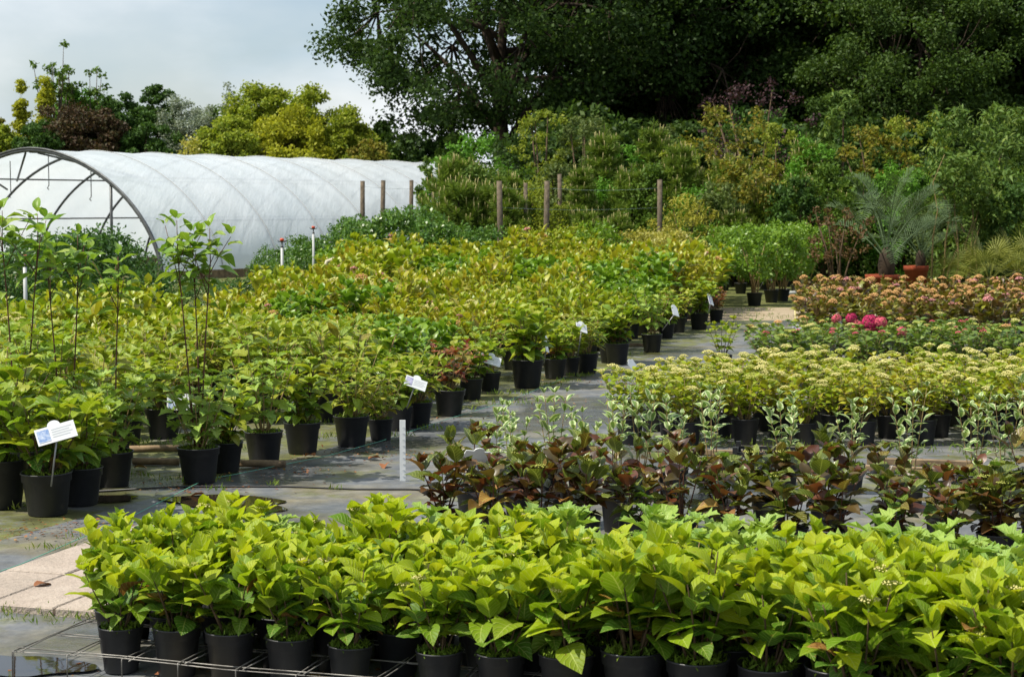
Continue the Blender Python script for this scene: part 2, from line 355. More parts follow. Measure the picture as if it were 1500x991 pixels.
# ------------------------------------------------------------------ leaves
def leaf_grid(us, hw, rnd, fold=.35, droop=.25, wave=.03, sweep=None, low=False):
    """unit-length leaf along +X, normal +Z; returns verts, faces, uvs (per vertex)"""
    cols = (-1, 0, 1) if low else (-1, -.5, 0, .5, 1)
    V, UV, rows = [], [], []
    n = len(us)
    side = rnd.uniform(-.12, .12)
    for i, (u, h) in enumerate(zip(us, hw)):
        zc = -droop * u * u + .06 * math.sin(u * PI)
        yc = side * u * u
        if h == 0: rows.append([len(V)]); V.append((u, yc, zc)); UV.append((u, .5)); continue
        r = []
        for c in cols:
            y = h * c
            dx = 0 if sweep is None else sweep[i] * abs(c)
            z = zc + fold * abs(y) * (1 - .35 * abs(c)) + wave * math.sin(u * 11 + c * 2 + side * 40) * abs(c)
            r.append(len(V)); V.append((u + dx, yc + y, z)); UV.append((u, .5 + .5 * c))
        rows.append(r)
    fs = []
    for a, b in zip(rows[:-1], rows[1:]):
        if len(a) == 1 and len(b) > 1: fs += [(a[0], b[j], b[j + 1])[::-1] for j in range(len(b) - 1)]
        elif len(b) == 1 and len(a) > 1: fs += [(a[j], b[0], a[j + 1])[::-1] for j in range(len(a) - 1)]
        else: fs += [(a[j], b[j], b[j + 1], a[j + 1])[::-1] for j in range(len(a) - 1)]
    return V, fs, UV
SHAPES = {
 'ovate': ([0, .08, .22, .42, .62, .82, 1], [0, .16, .30, .365, .325, .185, 0], None),
 'lance': ([0, .1, .28, .5, .72, .88, 1], [0, .08, .17, .2, .15, .07, 0], None),
 'ellip': ([0, .1, .25, .45, .65, .85, 1], [0, .12, .22, .26, .22, .1, 0], None),
 'lobed': ([0, .1, .2, .32, .44, .58, .7, .84, 1], [0, .18, .42, .22, .46, .2, .26, .1, 0], [0, -.03, .1, .0, .16, .02, .1, .03, 0]),
}
LEAFCACHE = {}
def leaf_mesh(shape, mat, variant, low=False):
    key = (shape, mat, variant, low)
    if key in LEAFCACHE: return LEAFCACHE[key]
    rnd = random.Random(variant * 7 + 3)
    us, hw, sw = SHAPES[shape]
    if low:
        keep = [0, 2, 4, len(us) - 1] if shape != 'lobed' else [0, 2, 3, 4, 5, 6, 8]
        us = [us[k] for k in keep]; hw = [hw[k] for k in keep]; sw = [sw[k] for k in keep] if sw else None
    V, fs, UV = leaf_grid(us, hw, rnd, rnd.uniform(.3, .85), rnd.uniform(.0, .38), rnd.uniform(.01, .035), sw, low)
    me = bpy.data.meshes.new('leaf'); me.from_pydata(V, [], fs); me.materials.append(M[mat])
    uvl = me.uv_layers.new(name='UVMap')
    idx = np.empty(len(me.loops), dtype=np.int32); me.loops.foreach_get('vertex_index', idx)
    uvl.data.foreach_set('uv', np.array(UV, dtype=np.float32)[idx].ravel())
    me.shade_smooth(); LEAFCACHE[key] = me; return me
def basis(d, up=Vector((0, 0, 1)), roll=0.0):
    d = d.normalized(); z = up - d * up.dot(d)
    z = z.normalized() if z.length > 1e-3 else d.orthogonal().normalized()
    y = z.cross(d)
    if roll: z, y = z * math.cos(roll) + y * math.sin(roll), y * math.cos(roll) - z * math.sin(roll)
    return Matrix(((d.x, y.x, z.x), (d.y, y.y, z.y), (d.z, y.z, z.z)))
def merge_leaves(name, leaves, shape, mat, rnd):
    """leaves: list of (pos, 3x3, size, age) -> one mesh of low leaf shapes with a random value per leaf"""
    protos = []
    us, hw, sw = SHAPES[shape]
    keep = [0, 2, 4, len(us) - 1] if shape != 'lobed' else [0, 2, 3, 4, 5, 6, 8]
    for k in range(4):
        V, fs, UV = leaf_grid([us[i] for i in keep], [hw[i] for i in keep], random.Random(k + 11), .3 + .1 * k, .1 + .1 * k, .02, [sw[i] for i in keep] if sw else None, True)
        protos.append((np.array(V), fs))
    VV, FF, RR, off = [], [], [], 0
    for (p, R, s, age) in leaves:
        V, fs = protos[rnd.randrange(4)]
        VV.append(V * s @ np.array(R).T + np.array(p)); FF += [tuple(i + off for i in f) for f in fs]; RR += [rnd.random()] * len(fs); off += len(V)
    me = bpy.data.meshes.new(name); me.from_pydata(np.concatenate(VV).tolist(), [], FF); me.materials.append(M[mat])
    a = me.attributes.new('rnd', 'FLOAT', 'FACE'); a.data.foreach_set('value', np.array(RR, dtype=np.float32))
    me.shade_smooth(); return me
def card_mesh(name, C, D, Nn, size, width, mat, rnd_seed=0, fold=.15):
    """many diamond leaves; C centres, D unit directions, Nn unit normals, size per leaf (arrays)"""
    rs = np.random.RandomState(rnd_seed); n = len(C)
    S = np.cross(Nn, D); s = size[:, None]
    V = np.empty((n, 4, 3))
    V[:, 0] = C - D * s * .5
    V[:, 1] = C + S * s * width * .5 - D * s * .05 + Nn * s * fold
    V[:, 2] = C + D * s * .5
    V[:, 3] = C - S * s * width * .5 - D * s * .05 + Nn * s * fold
    me = bpy.data.meshes.new(name)
    me.vertices.add(n * 4); me.vertices.foreach_set('co', V.ravel().astype(np.float32))
    me.loops.add(n * 4); me.loops.foreach_set('vertex_index', np.arange(n * 4, dtype=np.int32))
    me.polygons.add(n); me.polygons.foreach_set('loop_start', np.arange(0, n * 4, 4, dtype=np.int32))
    me.materials.append(M[mat])
    a = me.attributes.new('rnd', 'FLOAT', 'FACE'); a.data.foreach_set('value', rs.rand(n).astype(np.float32))
    me.update(calc_edges=True); return me
def unit(a): return a / np.maximum(1e-6, np.linalg.norm(a, axis=1))[:, None]
def clump_leaves(centres, radii, per, size, mat, seed, width=.6, upbias=.5, hang=0.0, flat=.75, name='foliage', outward=.5):
    rs = np.random.RandomState(seed); C, D, Nn = [], [], []
    for c, r in zip(centres, radii):
        k = max(4, int(per * rs.uniform(.75, 1.25)))
        q = unit(rs.randn(k, 3)) * (rs.rand(k, 1) ** .5 * 1.25) * r * (.55 + .45 * rs.rand(k, 1)); q[:, 2] *= flat
        C.append(q + np.array(c)); D.append(unit(rs.randn(k, 3) * .8 + outward * unit(q) + np.array([0, 0, -hang])))
        Nn.append(rs.randn(k, 3) * .6 + np.array([0, 0, upbias]) + unit(q) * .3)
    C = np.concatenate(C); D = np.concatenate(D); Nn = np.concatenate(Nn)
    Nn = unit(Nn - D * np.sum(Nn * D, 1)[:, None])
    return card_mesh(name, C, D, Nn, size * rs.uniform(.7, 1.3, len(C)), width, mat, seed)

# ------------------------------------------------------------------ pots
def pot_meshes(r, h, k=28):
    """nursery pot with a collar, and its soil"""
    p = [(r * .70, 0), (r * .74, .004), (r * .90, h * .78), (r * .955, h * .79), (r * .965, h * .97), (r * 1.0, h * .972), (r * 1.0, h), (r * .95, h), (r * .93, h * .9)]
    return MB().lathe(p[:-1] + [(r * .93, h * .9), (r * .90, h * .86)], k).mesh('pot', 'pot'), soil_mesh(r * .925, h * .9)
def soil_mesh(r, z, k=14):
    rnd = random.Random(int(r * 1e4)); V = [(0, 0, z + .012)]; F_ = []
    for ri, rr in enumerate((.45, .8, 1.0)):
        for j in range(k): V.append((r * rr * math.cos(2 * PI * j / k), r * rr * math.sin(2 * PI * j / k), z + rnd.uniform(-.004, .012) * (rr < 1)))
    F_ += [(0, 1 + j, 1 + (j + 1) % k) for j in range(k)]
    for q in range(2): F_ += [(1 + q * k + j, 1 + (q + 1) * k + j, 1 + (q + 1) * k + (j + 1) % k, 1 + q * k + (j + 1) % k) for j in range(k)]
    return MB().add(V, F_).mesh('soil', 'soil')
POT3 = pot_meshes(.094, .19); POT10 = pot_meshes(.13, .215); POT7 = pot_meshes(.112, .2)
def moss_tuft(r, z, seed, n=160):
    rs = np.random.RandomState(seed); a = rs.rand(n) * 2 * PI; q = r * np.sqrt(rs.rand(n))
    C = np.stack([q * np.cos(a), q * np.sin(a), z + .012 + rs.rand(n) * .014], 1)
    D = unit(rs.randn(n, 3) * .5 + np.array([0, 0, .8])); Nn = rs.randn(n, 3); Nn = unit(Nn - D * np.sum(Nn * D, 1)[:, None])
    return card_mesh('moss', C, D, Nn, rs.uniform(.02, .045, n), .25, 'moss', seed)
MOSS = [moss_tuft(.085, .17, 1), moss_tuft(.118, .193, 2), moss_tuft(.075, .17, 3)]

# ------------------------------------------------------------------ shrub skeleton: stems with opposite leaf pairs
def bez(a, b, c, t): return a * (1 - t) ** 2 + b * 2 * t * (1 - t) + c * t * t
def skeleton(rnd, stems, z0, H, spread, nodes, Ls, low=.28, top=4, rise=(.0, .9), topscale=.75, lean=None, r0=.025, jitter=.35, pet=.18):
    leaves, lines = [], []
    a0 = rnd.uniform(0, 6.28)
    for s in range(stems):
        a = a0 + 2 * PI * s / stems + rnd.uniform(-.4, .4); R = spread * math.sqrt(rnd.uniform(.15, 1)) if stems > 1 else spread * .2
        hh = H * rnd.uniform(.76, 1.06) * (1 - .16 * (R / max(.01, spread)) ** 2)
        p0 = Vector((r0 * math.cos(a), r0 * math.sin(a), z0)); p2 = Vector((R * math.cos(a), R * math.sin(a), z0 + hh))
        p1 = Vector((R * .55 * math.cos(a + .2), R * .55 * math.sin(a + .2), z0 + hh * .42))
        lines.append([bez(p0, p1, p2, k / 7) for k in range(8)])
        tw = rnd.uniform(0, 3.14)
        for k in range(nodes):
            t = low + (1 - low) * k / max(1, nodes - 1); c = bez(p0, p1, p2, t); tw += PI / 2 + rnd.uniform(-.3, .3)
            e = rise[0] + (rise[1] - rise[0]) * t + rnd.uniform(-jitter, jitter)
            sz = Ls * (0.72 + .55 * math.sin(min(1, t * 1.05) * PI * .8)) * rnd.uniform(.8, 1.15) * (topscale if t > .95 else 1)
            for q in (0, PI):
                az = tw + q + rnd.uniform(-.3, .3); ee = e + rnd.uniform(-.2, .2)
                d = Vector((math.cos(az) * math.cos(ee), math.sin(az) * math.cos(ee), math.sin(ee)))
                leaves.append((c + d * sz * pet, basis(d, roll=rnd.uniform(-.45, .45)), sz * rnd.uniform(.85, 1.1), t))
        for k in range(top):
            az = tw + PI / 2 * k + rnd.uniform(-.4, .4); ee = rise[1] + rnd.uniform(-.1, .4)
            d = Vector((math.cos(az) * math.cos(ee), math.sin(az) * math.cos(ee), math.sin(ee)))
            sz = Ls * topscale * rnd.uniform(.55, .95)
            leaves.append((p2 + d * .006, basis(d, roll=rnd.uniform(-.3, .3)), sz, 1.0))
    return leaves, lines
def stem_mesh(lines, r=.0045, mat='stem', k=5):
    mb = MB()
    for l in lines: mb.tube(l, [r * (1.15 - .75 * i / (len(l) - 1)) for i in range(len(l))], k)
    return mb.mesh('stem', mat)
def m4(p, R, s): return Matrix.Translation(p) @ R.to_4x4() @ Matrix.Diagonal((s, s, s, 1))
IDENT = Matrix.Identity(4)
# a spec = list of (name, mesh, matrix, kind)
def spec_near(seed, pots, shape, matf, stems=5, H=.3, spread=.15, nodes=4, Ls=.1, stem_mat='stem', stem_r=.0045, moss=True, extra=None, nv=5, **kw):
    rnd = random.Random(seed); pot, soil = pots
    zs = max(v.co.z for v in soil.vertices) - .012
    leaves, lines = skeleton(rnd, stems, zs, H, spread, nodes, Ls, **kw)
    sp = [('pot', pot, IDENT, None), ('soil', soil, IDENT, None)]
    if moss: sp.append(('moss', MOSS[0 if pots is POT3 else 1 if pots is POT10 else 2], Matrix.Rotation(rnd.uniform(0, 6), 4, 'Z'), 'stuff'))
    for l in lines: sp.append(('stem', stem_mesh([l], stem_r, stem_mat), IDENT, None))
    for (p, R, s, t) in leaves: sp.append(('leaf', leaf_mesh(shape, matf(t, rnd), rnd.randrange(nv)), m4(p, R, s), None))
    if extra: sp += extra(rnd, lines)
    return sp
def spec_far(seed, pots, shape, mat, stems=12, H=.5, spread=.27, nodes=5, Ls=.09, stem_mat='paletwig', stem_r=.004, flowers=None, fl_n=.6, fl_s=1.0, **kw):
    rnd = random.Random(seed); pot, soil = pots
    zs = max(v.co.z for v in soil.vertices) - .012
    leaves, lines = skeleton(rnd, stems, zs, H, spread, nodes, Ls, **kw)
    sp = [('pot', pot, IDENT, None), ('soil', soil, IDENT, None), ('stems', stem_mesh(lines, stem_r, stem_mat, 4), IDENT, None),
          ('foliage', merge_leaves('foliage', leaves, shape, mat, rnd), IDENT, 'stuff')]
    if flowers:
        for l in lines:
            if rnd.random() < fl_n:
                s = fl_s * rnd.uniform(.7, 1.2); fm = flowers[rnd.randrange(len(flowers))]
                sp.append(('flower_head', fm, Matrix.Translation(l[-1] + Vector((0, 0, .03))) @ Matrix.Rotation(rnd.uniform(-.3, .3), 4, 'X') @ Matrix.Rotation(rnd.uniform(0, 6), 4, 'Z') @ Matrix.Scale(s, 4), None))
    return sp
TILT = random.Random(99)
def inst(spec, name, loc, rz, s, label, cat='potted plant', group=None):
    e = empty(name, loc, rz, s); tag(e, label, cat, group)
    if spec[0][0] == 'pot': e.rotation_euler = (TILT.gauss(0, .012), TILT.gauss(0, .012), rz)
    for (nm, me, mt, kind) in spec:
        o = bpy.data.objects.new(nm, me); COL.objects.link(o); o.parent = e
        if mt is not IDENT: o.matrix_basis = mt
        if kind: o['kind'] = kind
    return e

# flower heads
def corymb(mat, r=.045, n=46, seed=1, dome=.35):
    rnd = random.Random(seed); mb = MB()
    for k in range(n):
        q = math.sqrt((k + .5) / n); a = k * 2.39996 + rnd.uniform(-.2, .2); c = Vector((r * q * math.cos(a), r * q * math.sin(a), r * dome * (1 - q * q) + rnd.uniform(-.003, .003)))
        s = r * rnd.uniform(.10, .17)
        mb.add([c + Vector((s, 0, 0)), c + Vector((0, s, 0)), c + Vector((-s, 0, 0)), c + Vector((0, -s, 0)), c + Vector((0, 0, s * .9)), c + Vector((0, 0, -s))],
               [(0, 1, 4), (1, 2, 4), (2, 3, 4), (3, 0, 4), (1, 0, 5), (2, 1, 5), (3, 2, 5), (0, 3, 5)])
    for k in range(5):
        a = k * 1.256; mb.tube([(0, 0, -r * .9), (r * .55 * math.cos(a), r * .55 * math.sin(a), 0)], r * .03, 4)
    return mb.mesh('flower_head', mat, False)
def mophead(mat, r=.06, n=90, seed=1):
    rnd = random.Random(seed); mb = MB()
    for k in range(n):
        z = 1 - 1.7 * (k + .5) / n; a = k * 2.39996; q = math.sqrt(max(0, 1 - z * z)); d = Vector((q * math.cos(a), q * math.sin(a), z * .8)).normalized()
        d = (d + Vector((rnd.uniform(-.15, .15), rnd.uniform(-.15, .15), rnd.uniform(-.15, .15)))).normalized()
        R = basis(d); c = d * r * rnd.uniform(.88, 1.05); s = r * rnd.uniform(.2, .27); t0 = rnd.uniform(0, 1.57)
        for j in range(4):
            an = t0 + j * PI / 2; e1 = R @ Vector((0, math.cos(an), math.sin(an))); e2 = R @ Vector((0, math.cos(an + .6), math.sin(an + .6))); e3 = R @ Vector((0, math.cos(an - .6), math.sin(an - .6)))
            mb.add([c, c + e3 * s * .7 + d * s * .1, c + e1 * s, c + e2 * s * .7 + d * s * .1], [(0, 1, 2, 3)])
    return mb.mesh('flower_head', mat, False)
CREAM = [corymb('cream', .045, 46, k) for k in (1, 2)] + [corymb('limeflower', .04, 40, 3)]
PEACH = [corymb('peach', .06, 60, 4, .55), corymb('peach', .05, 50, 5, .5), corymb('cream', .05, 50, 14, .5), corymb('peach', .055, 50, 12, .5), corymb('peach', .05, 60, 15, .6), corymb('palepink', .055, 60, 6, .6)]
PINK = [corymb('pink', .035, 40, 7, .5), corymb('limeflower', .05, 50, 8), corymb('limeflower', .045, 50, 18), corymb('cream', .045, 50, 9), corymb('peach', .05, 46, 13, .4)]
MAG = [mophead('magenta', .075, 110, 10), mophead('pink', .055, 100, 11)]

# ================================================================== GROUND
def sheet(name, pts, z, mat):
    mb = MB(); mb.add([(p[0], p[1], z) for p in pts], [tuple(range(len(pts)))]); return struct(name, mb.mesh(name, mat, False))
sheet('ground', [(-400, -60), (400, -60), (400, 700), (-400, 700)], -.016, 'terrain')
def gridsheet(name, x0, x1, y0, y1, z, mat, step=.25, amp=.006):
    nx = int((x1 - x0) / step); ny = int((y1 - y0) / step); rs = np.random.RandomState(3)
    xs = np.linspace(x0, x1, nx + 1); ys = np.linspace(y0, y1, ny + 1); X, Y = np.meshgrid(xs, ys)
    Z = z + amp * .5 * (np.sin(X * 2.1 + Y * .7) * np.sin(Y * 1.7 - X * .5) - 1)
    V = np.stack([X, Y, Z], -1).reshape(-1, 3); Fs = [(j * (nx + 1) + i, j * (nx + 1) + i + 1, (j + 1) * (nx + 1) + i + 1, (j + 1) * (nx + 1) + i) for j in range(ny) for i in range(nx)]
    return struct(name, MB().add(V, Fs).mesh(name, mat))
gridsheet('ground_fabric', -9, 9, 3.5, 26.2, .002, 'fabric')
sheet('gravel_road', [(2.2, 26.25), (16, 26.0), (16, 29.4), (2.2, 29.6)], -.006, 'gravel')

# foreground bed axes
P0 = Vector((-1.43, 6.4, 0)); D1 = Vector((.955, -.297, 0)); D2 = Vector((.297, .955, 0))
# concrete slabs beside the foreground bed
def slabs():
    a = ground(0, 866); root = empty('paving', (0, 0, 0)); root['kind'] = 'structure'
    n = 0
    f = ground(40, 899)          # a point on the front edge
    for i in range(5):
        for j in range(3):
            # slab columns run along D2, first column's outer edge passes through pixel (0,848)
            e = ground(0, 846); s0 = e.dot(D1) + .012 + i * .32; t0 = f.dot(D2) + j * .62
            c = D1 * (s0 + .155) + D2 * (t0 + .305); c.z = .012
            mb = MB(); x, y, z = .153, .303, .02; b = .006
            vs = [(-x, -y, -z), (x, -y, -z), (x, y, -z), (-x, y, -z), (-x, -y, z - b), (x, -y, z - b), (x, y, z - b), (-x, y, z - b), (-x + b, -y + b, z), (x - b, -y + b, z), (x - b, y - b, z), (-x + b, y - b, z)]
            mb.add(vs, [(3, 2, 1, 0), (0, 1, 5, 4), (1, 2, 6, 5), (2, 3, 7, 6), (3, 0, 4, 7), (4, 5, 9, 8), (5, 6, 10, 9), (6, 7, 11, 10), (7, 4, 8, 11), (8, 9, 10, 11)])
            R = Matrix(((D1.x, D2.x, 0), (D1.y, D2.y, 0), (0, 0, 1))).to_4x4()
            obj('slab', mb.mesh('slab', 'concrete', False), root, Matrix.Translation(c + Vector((0, 0, ((i * 7 + j * 3) % 5) * .001))) @ R)
slabs()
def blob(name, c, rx, ry, z, mat, seed, rot=0, k=26):
    rnd = random.Random(seed); ph = [rnd.uniform(0, 6) for _ in range(4)]; V = []
    for j in range(k):
        a = 2 * PI * j / k; r = 1 + .18 * math.sin(2 * a + ph[0]) + .12 * math.sin(3 * a + ph[1]) + .08 * math.sin(5 * a + ph[2])
        x = rx * r * math.cos(a); y = ry * r * math.sin(a); V.append((c.x + x * math.cos(rot) - y * math.sin(rot), c.y + x * math.sin(rot) + y * math.cos(rot), z))
    return MB().add(V, [tuple(range(k))]).mesh(name, mat, False)
struct('glossy_patch', blob('glossy_patch', ground(335, 737), .42, .22, .008, 'glossy_patch', 5, -.3))
struct('glossy_patch', blob('glossy_patch', ground(150, 731), .24, .10, .008, 'glossy_patch', 6, -.1))
struct('glossy_patch', blob('glossy_patch', ground(15, 975), .28, .16, .008, 'glossy_patch', 8, -.3))  # dark glossy patch laid over the dark spot in the lower left corner

# ================================================================== FOREGROUND BED
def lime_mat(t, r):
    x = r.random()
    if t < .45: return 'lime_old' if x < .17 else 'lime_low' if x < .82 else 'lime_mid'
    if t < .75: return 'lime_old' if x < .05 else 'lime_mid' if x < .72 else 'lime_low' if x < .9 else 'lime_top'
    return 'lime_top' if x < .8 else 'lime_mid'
def bud(rnd, lines):
    o = []
    for l in lines:
        if rnd.random() < .14: o.append(('flower_head', CREAM[rnd.randrange(3)], Matrix.Translation(l[-1] + Vector((0, 0, .03))) @ Matrix.Scale(.62, 4), None))
    return o
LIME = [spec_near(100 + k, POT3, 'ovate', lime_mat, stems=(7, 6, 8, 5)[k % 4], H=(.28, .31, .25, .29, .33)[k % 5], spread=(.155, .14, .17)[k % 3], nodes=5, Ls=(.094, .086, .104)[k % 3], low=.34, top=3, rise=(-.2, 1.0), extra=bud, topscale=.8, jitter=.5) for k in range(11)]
OAKL = [spec_near(140 + k, POT3, 'lobed', lambda t, r: 'oak_leaf', stems=5, H=.27, spread=.15, nodes=4, Ls=.115, low=.35, top=3, rise=(-.05, .6), stem_mat='paletwig') for k in range(4)]
rnd = random.Random(42)
S_COL = [-.44, -.22, 0, .222, .444, .67, .90, 1.235, 1.455, 1.69, 1.92, 2.14, 2.37, 2.60, 2.83, 3.06, 3.29]
GA = 'potted hydrangeas of the foreground bed'
for r in (0, 1, 2, 3, 4, 5, -1):
    cnt = 0
    for i, s in enumerate(S_COL):
        p = P0 + D1 * (s + (.0 if r == 0 else rnd.uniform(-.02, .02) + (.09 if r % 2 else 0))) + D2 * (r * .225 + rnd.uniform(-.01, .01))
        px, py = proj(p)
        lim = 150 if r == 0 else 140 + r * 14
        if r == -1 and px < 1150: continue
        if px < lim or px > 1640 or (r == 5 and px < 560): continue
        oak = (r == 5) or (r == 4 and rnd.random() < .35)
        sp = OAKL[rnd.randrange(4)] if oak else LIME[rnd.randrange(11)]
        side = 'lobed pale green' if oak else 'lime green'
        rowt = 'short nearest row' if r == -1 else 'front row' if r == 0 else ('back row' if r == 5 else ORD[r] + ' row')
        inst(sp, 'oakleaf_hydrangea' if oak else 'lime_hydrangea', p, rnd.uniform(0, 6.28), rnd.uniform(.86, 1.06) if not (r <= 1 and i > 9) else 1.08 + .1 * rnd.random(),
             '%s hydrangea in black pot, %s from left in %s of foreground bed' % (side, ordn(cnt), rowt), group=GA)
        cnt += 1

# wire grid round the pots
def wiregrid():
    root = empty('wire_grid', P0 + D1 * 1.2); tag(root, 'rusty galvanised wire grid lying around the foreground hydrangea pots', 'wire grid')
    o = root.location; zz = .085
    def wire(a, b, z, drop0=True, drop1=True):
        a = Vector((a.x, a.y, z)) - o; b = Vector((b.x, b.y, z)) - o; d = (b - a).normalized()
        a.z = b.z = z; pts = []
        if drop0: pts += [Vector((a.x, a.y, .004)), a + Vector((0, 0, -.008))]
        n = 9; sg = random.Random(int(a.x * 991 + a.y * 77))
        pts += [a.lerp(b, k / n) + Vector((0, 0, sg.uniform(-.006, .006))) for k in range(n + 1)]
        if drop1: pts += [b + d * .004 + Vector((0, 0, -.01)), Vector((b.x, b.y, .004)) + d * .006]
        obj('wire', MB().tube(pts, .0024, 5).mesh('wire', 'wire'), root)
    s0, s1 = -.36, 3.45; t0, t1 = -.17, 1.36
    for t in [(-.155), (-.125), .097, .128, .322, .352, .547, .577, .772, .802, .997, 1.027, 1.25, 1.28]:
        wire(P0 + D1 * s0 + D2 * t, P0 + D1 * s1 + D2 * t, zz, t in (-.155, .547, 1.28), False)
    mids = []
    cols = S_COL[2:]
    cols = [-.22] + cols
    for a, b in zip(cols[:-1], cols[1:]): mids.append((a + b) / 2)
    for m in [-.33] + mids:
        for dx in (-.014, .014): wire(P0 + D1 * (m + dx) + D2 * t0, P0 + D1 * (m + dx) + D2 * t1, zz + .005, dx < 0, dx < 0)
wiregrid()

# ================================================================== RIGHT: bronze and variegated plants
def dark_mat(t, r):
    x = r.random()
    if t < .6: return 'dark_leaf' if x < .55 else 'dark_green_leaf' if x < .93 else 'lime_old'
    return 'dark_leaf' if x < .5 else 'dark_green_leaf'
def headx(rnd, lines):
    return [('flower_head', CREAM[2], Matrix.Translation(l[-1] + Vector((0, 0, .03))) @ Matrix.Scale(.8, 4), None) for l in lines if rnd.random() < .25]
DARK = [spec_near(200 + k, POT3, 'ovate', dark_mat, stems=(5, 4, 6, 4, 5)[k], H=(.33, .40, .28, .36, .31)[k], spread=.15, nodes=6, Ls=.095, low=.12, top=4, rise=(-.2, 1.05), extra=headx, moss=False, stem_mat='redstem') for k in range(5)]
VAR = [spec_near(240 + k, POT3, 'ellip', lambda t, r: 'varieg', stems=4, H=.42 + .05 * k, spread=.11, nodes=7, Ls=.064, low=.25, top=4, rise=(.35, .9), stem_mat='paletwig', stem_r=.0032, topscale=.8) for k in range(4)]
def dark2(t, r):
    x = r.random(); return 'dark_green_leaf' if x < .62 else 'dark_leaf' if x < .9 else 'lime_low'
DARK2 = [spec_near(220 + k, POT3, 'ovate', dark2, stems=5, H=(.30, .36, .27)[k], spread=.16, nodes=6, Ls=.09, low=.12, top=4, rise=(-.2, 1.0), extra=headx, moss=False, stem_mat='redstem') for k in range(3)]
Rg = random.Random(7)
GD = 'bronze hydrangeas behind the foreground bed'
# bronze row: from pixel (640,765) to the right edge
for r in range(2):
    a = ground((655, 690)[r], 800 - r * 34); b = ground(1620, 850 - r * 42); n = (14, 13)[r]
    for k in range(n):
        t = k / (n - 1); p = a.lerp(b, t) + Vector((Rg.uniform(-.04, .04), Rg.uniform(-.05, .05), 0)); p.z = 0
        px, _ = proj(p)
        if 1395 < px < 1425 and r == 1: continue
        inst(DARK2[Rg.randrange(3)] if (k > 3 and Rg.random() < .6) else DARK[Rg.randrange(5)], 'bronze_hydrangea', p, Rg.uniform(0, 6.28), Rg.uniform(.88, 1.08),
             'bronze and green leaved hydrangea, %s from left in %s bronze row' % (ordn(k), ('nearer', 'farther')[r]), group=GD)
# variegated row
vx = [(722, 712, 0), (752, 704, 0), (810, 696, 1), (852, 706, 0), (905, 702, 1), (940, 690, 3), (985, 704, 0), (1042, 690, 1), (1150, 682, 0), (1245, 694, 0), (1332, 700, 3), (1425, 700, 3), (1470, 712, 1), (1510, 704, 2)]
for k, (px, py, v) in enumerate(vx):
    p = ground(px, py + (28, 30, 36, 40)[v]); inst(VAR[v], 'potted_dogwood', p, Rg.uniform(0, 6.28), Rg.uniform(.9, 1.05),
        'white edged variegated dogwood in black pot, %s from left behind bronze hydrangeas' % ordn(k), group='variegated dogwoods right of the path')

# ================================================================== RIGHT: flowering beds C, D, E
BEDC = [spec_far(300 + k, POT7, 'ovate', ('yg1', 'yg2', 'yg1', 'yg1')[k % 4], stems=13, H=.40, spread=.25, nodes=6, Ls=.072, rise=(-.1, .7), flowers=CREAM, fl_n=.65, fl_s=1.0, low=.3) for k in range(5)]
BEDD = [spec_far(320 + k, POT7, 'ovate', 'pinkleaf', stems=12, H=.40, spread=.25, nodes=6, Ls=.08, rise=(-.2, .6), flowers=PINK, fl_n=.5, low=.3) for k in range(3)]
BEDM = [spec_far(330 + k, POT7, 'ovate', 'pinkleaf', stems=11, H=.40, spread=.25, nodes=6, Ls=.08, rise=(-.2, .6), flowers=MAG, fl_n=.5, low=.3) for k in range(2)]
BEDE = [spec_far(340 + k, POT7, 'ovate', 'peachleaf', stems=13, H=.50, spread=.28, nodes=6, Ls=.095, rise=(-.1, 1.1), flowers=PEACH, fl_n=.6, fl_s=1.0, low=.3) for k in range(4)]
Rc = random.Random(17)
def rowbed(specs, y0, dy, rows, xl, xr, dx, name, desc, group, pick=None, s=(.9, 1.08)):
    for r in range(rows):
        Y = y0 + r * dy; x = xl(Y) + (dx * .5 if r % 2 else 0) + Rc.uniform(-.03, .03); k = 0
        while x < xr(Y):
            sp = specs[Rc.randrange(len(specs))]; ds = desc
            if pick:
                q = pick(x, Y, r)
                if q: sp, ds = q
            inst(sp, name, (x, Y + Rc.uniform(-.05, .05), 0), Rc.uniform(0, 6.28), Rc.uniform(*s), '%s, %s from left in %s' % (ds, ordn(k), ('front row', 'second row', 'third row', 'fourth row', 'fifth row', 'sixth row')[r]), group=group)
            x += dx * Rc.uniform(.93, 1.07); k += 1
rowbed(BEDC, 12.55, .38, 5, lambda Y: .84 + (Y - 12.55) * .33, lambda Y: Y * .2885 + .25, .40, 'cream_hydrangea', 'yellow green hydrangea with flat cream flowers', 'cream flowered hydrangeas in the right bed', None, (.8, .97))
def pickm(x, Y, r):
    px, _ = proj((x, Y, .5))
    if r == 1 and 1195 < px < 1350: return BEDM[Rc.randrange(2)], 'green hydrangea with large magenta flower heads'
rowbed(BEDD, 16.6, .62, 3, lambda Y: 2.42 + (Y - 16.6) * .12, lambda Y: Y * .2885 + .25, .46, 'pink_hydrangea', 'mid green hydrangea with sparse pinkish flowers', 'pink flowered hydrangeas in the right bed', pickm, (.9, 1.05))
rowbed(BEDE, 20.9, .85, 5, lambda Y: 3.52 + (Y - 20.9) * .17, lambda Y: Y * .2885 + .25, .52, 'peach_hydrangea', 'purple green hydrangea with domed peach flowers', 'peach flowered hydrangeas in the right bed', None, (.86, 1.12))
# stray sprig plant at the path edge
SPRIG = [spec_near(360, POT3, 'ovate', lambda t, r: 'broad', stems=6, H=.4, spread=.16, nodes=5, Ls=.07, moss=False)]
inst(SPRIG[0], 'potted_shrub', ground(1058, 548), 1, 1.05, 'thin green leafy shrub standing at path edge behind cream flowered bed')

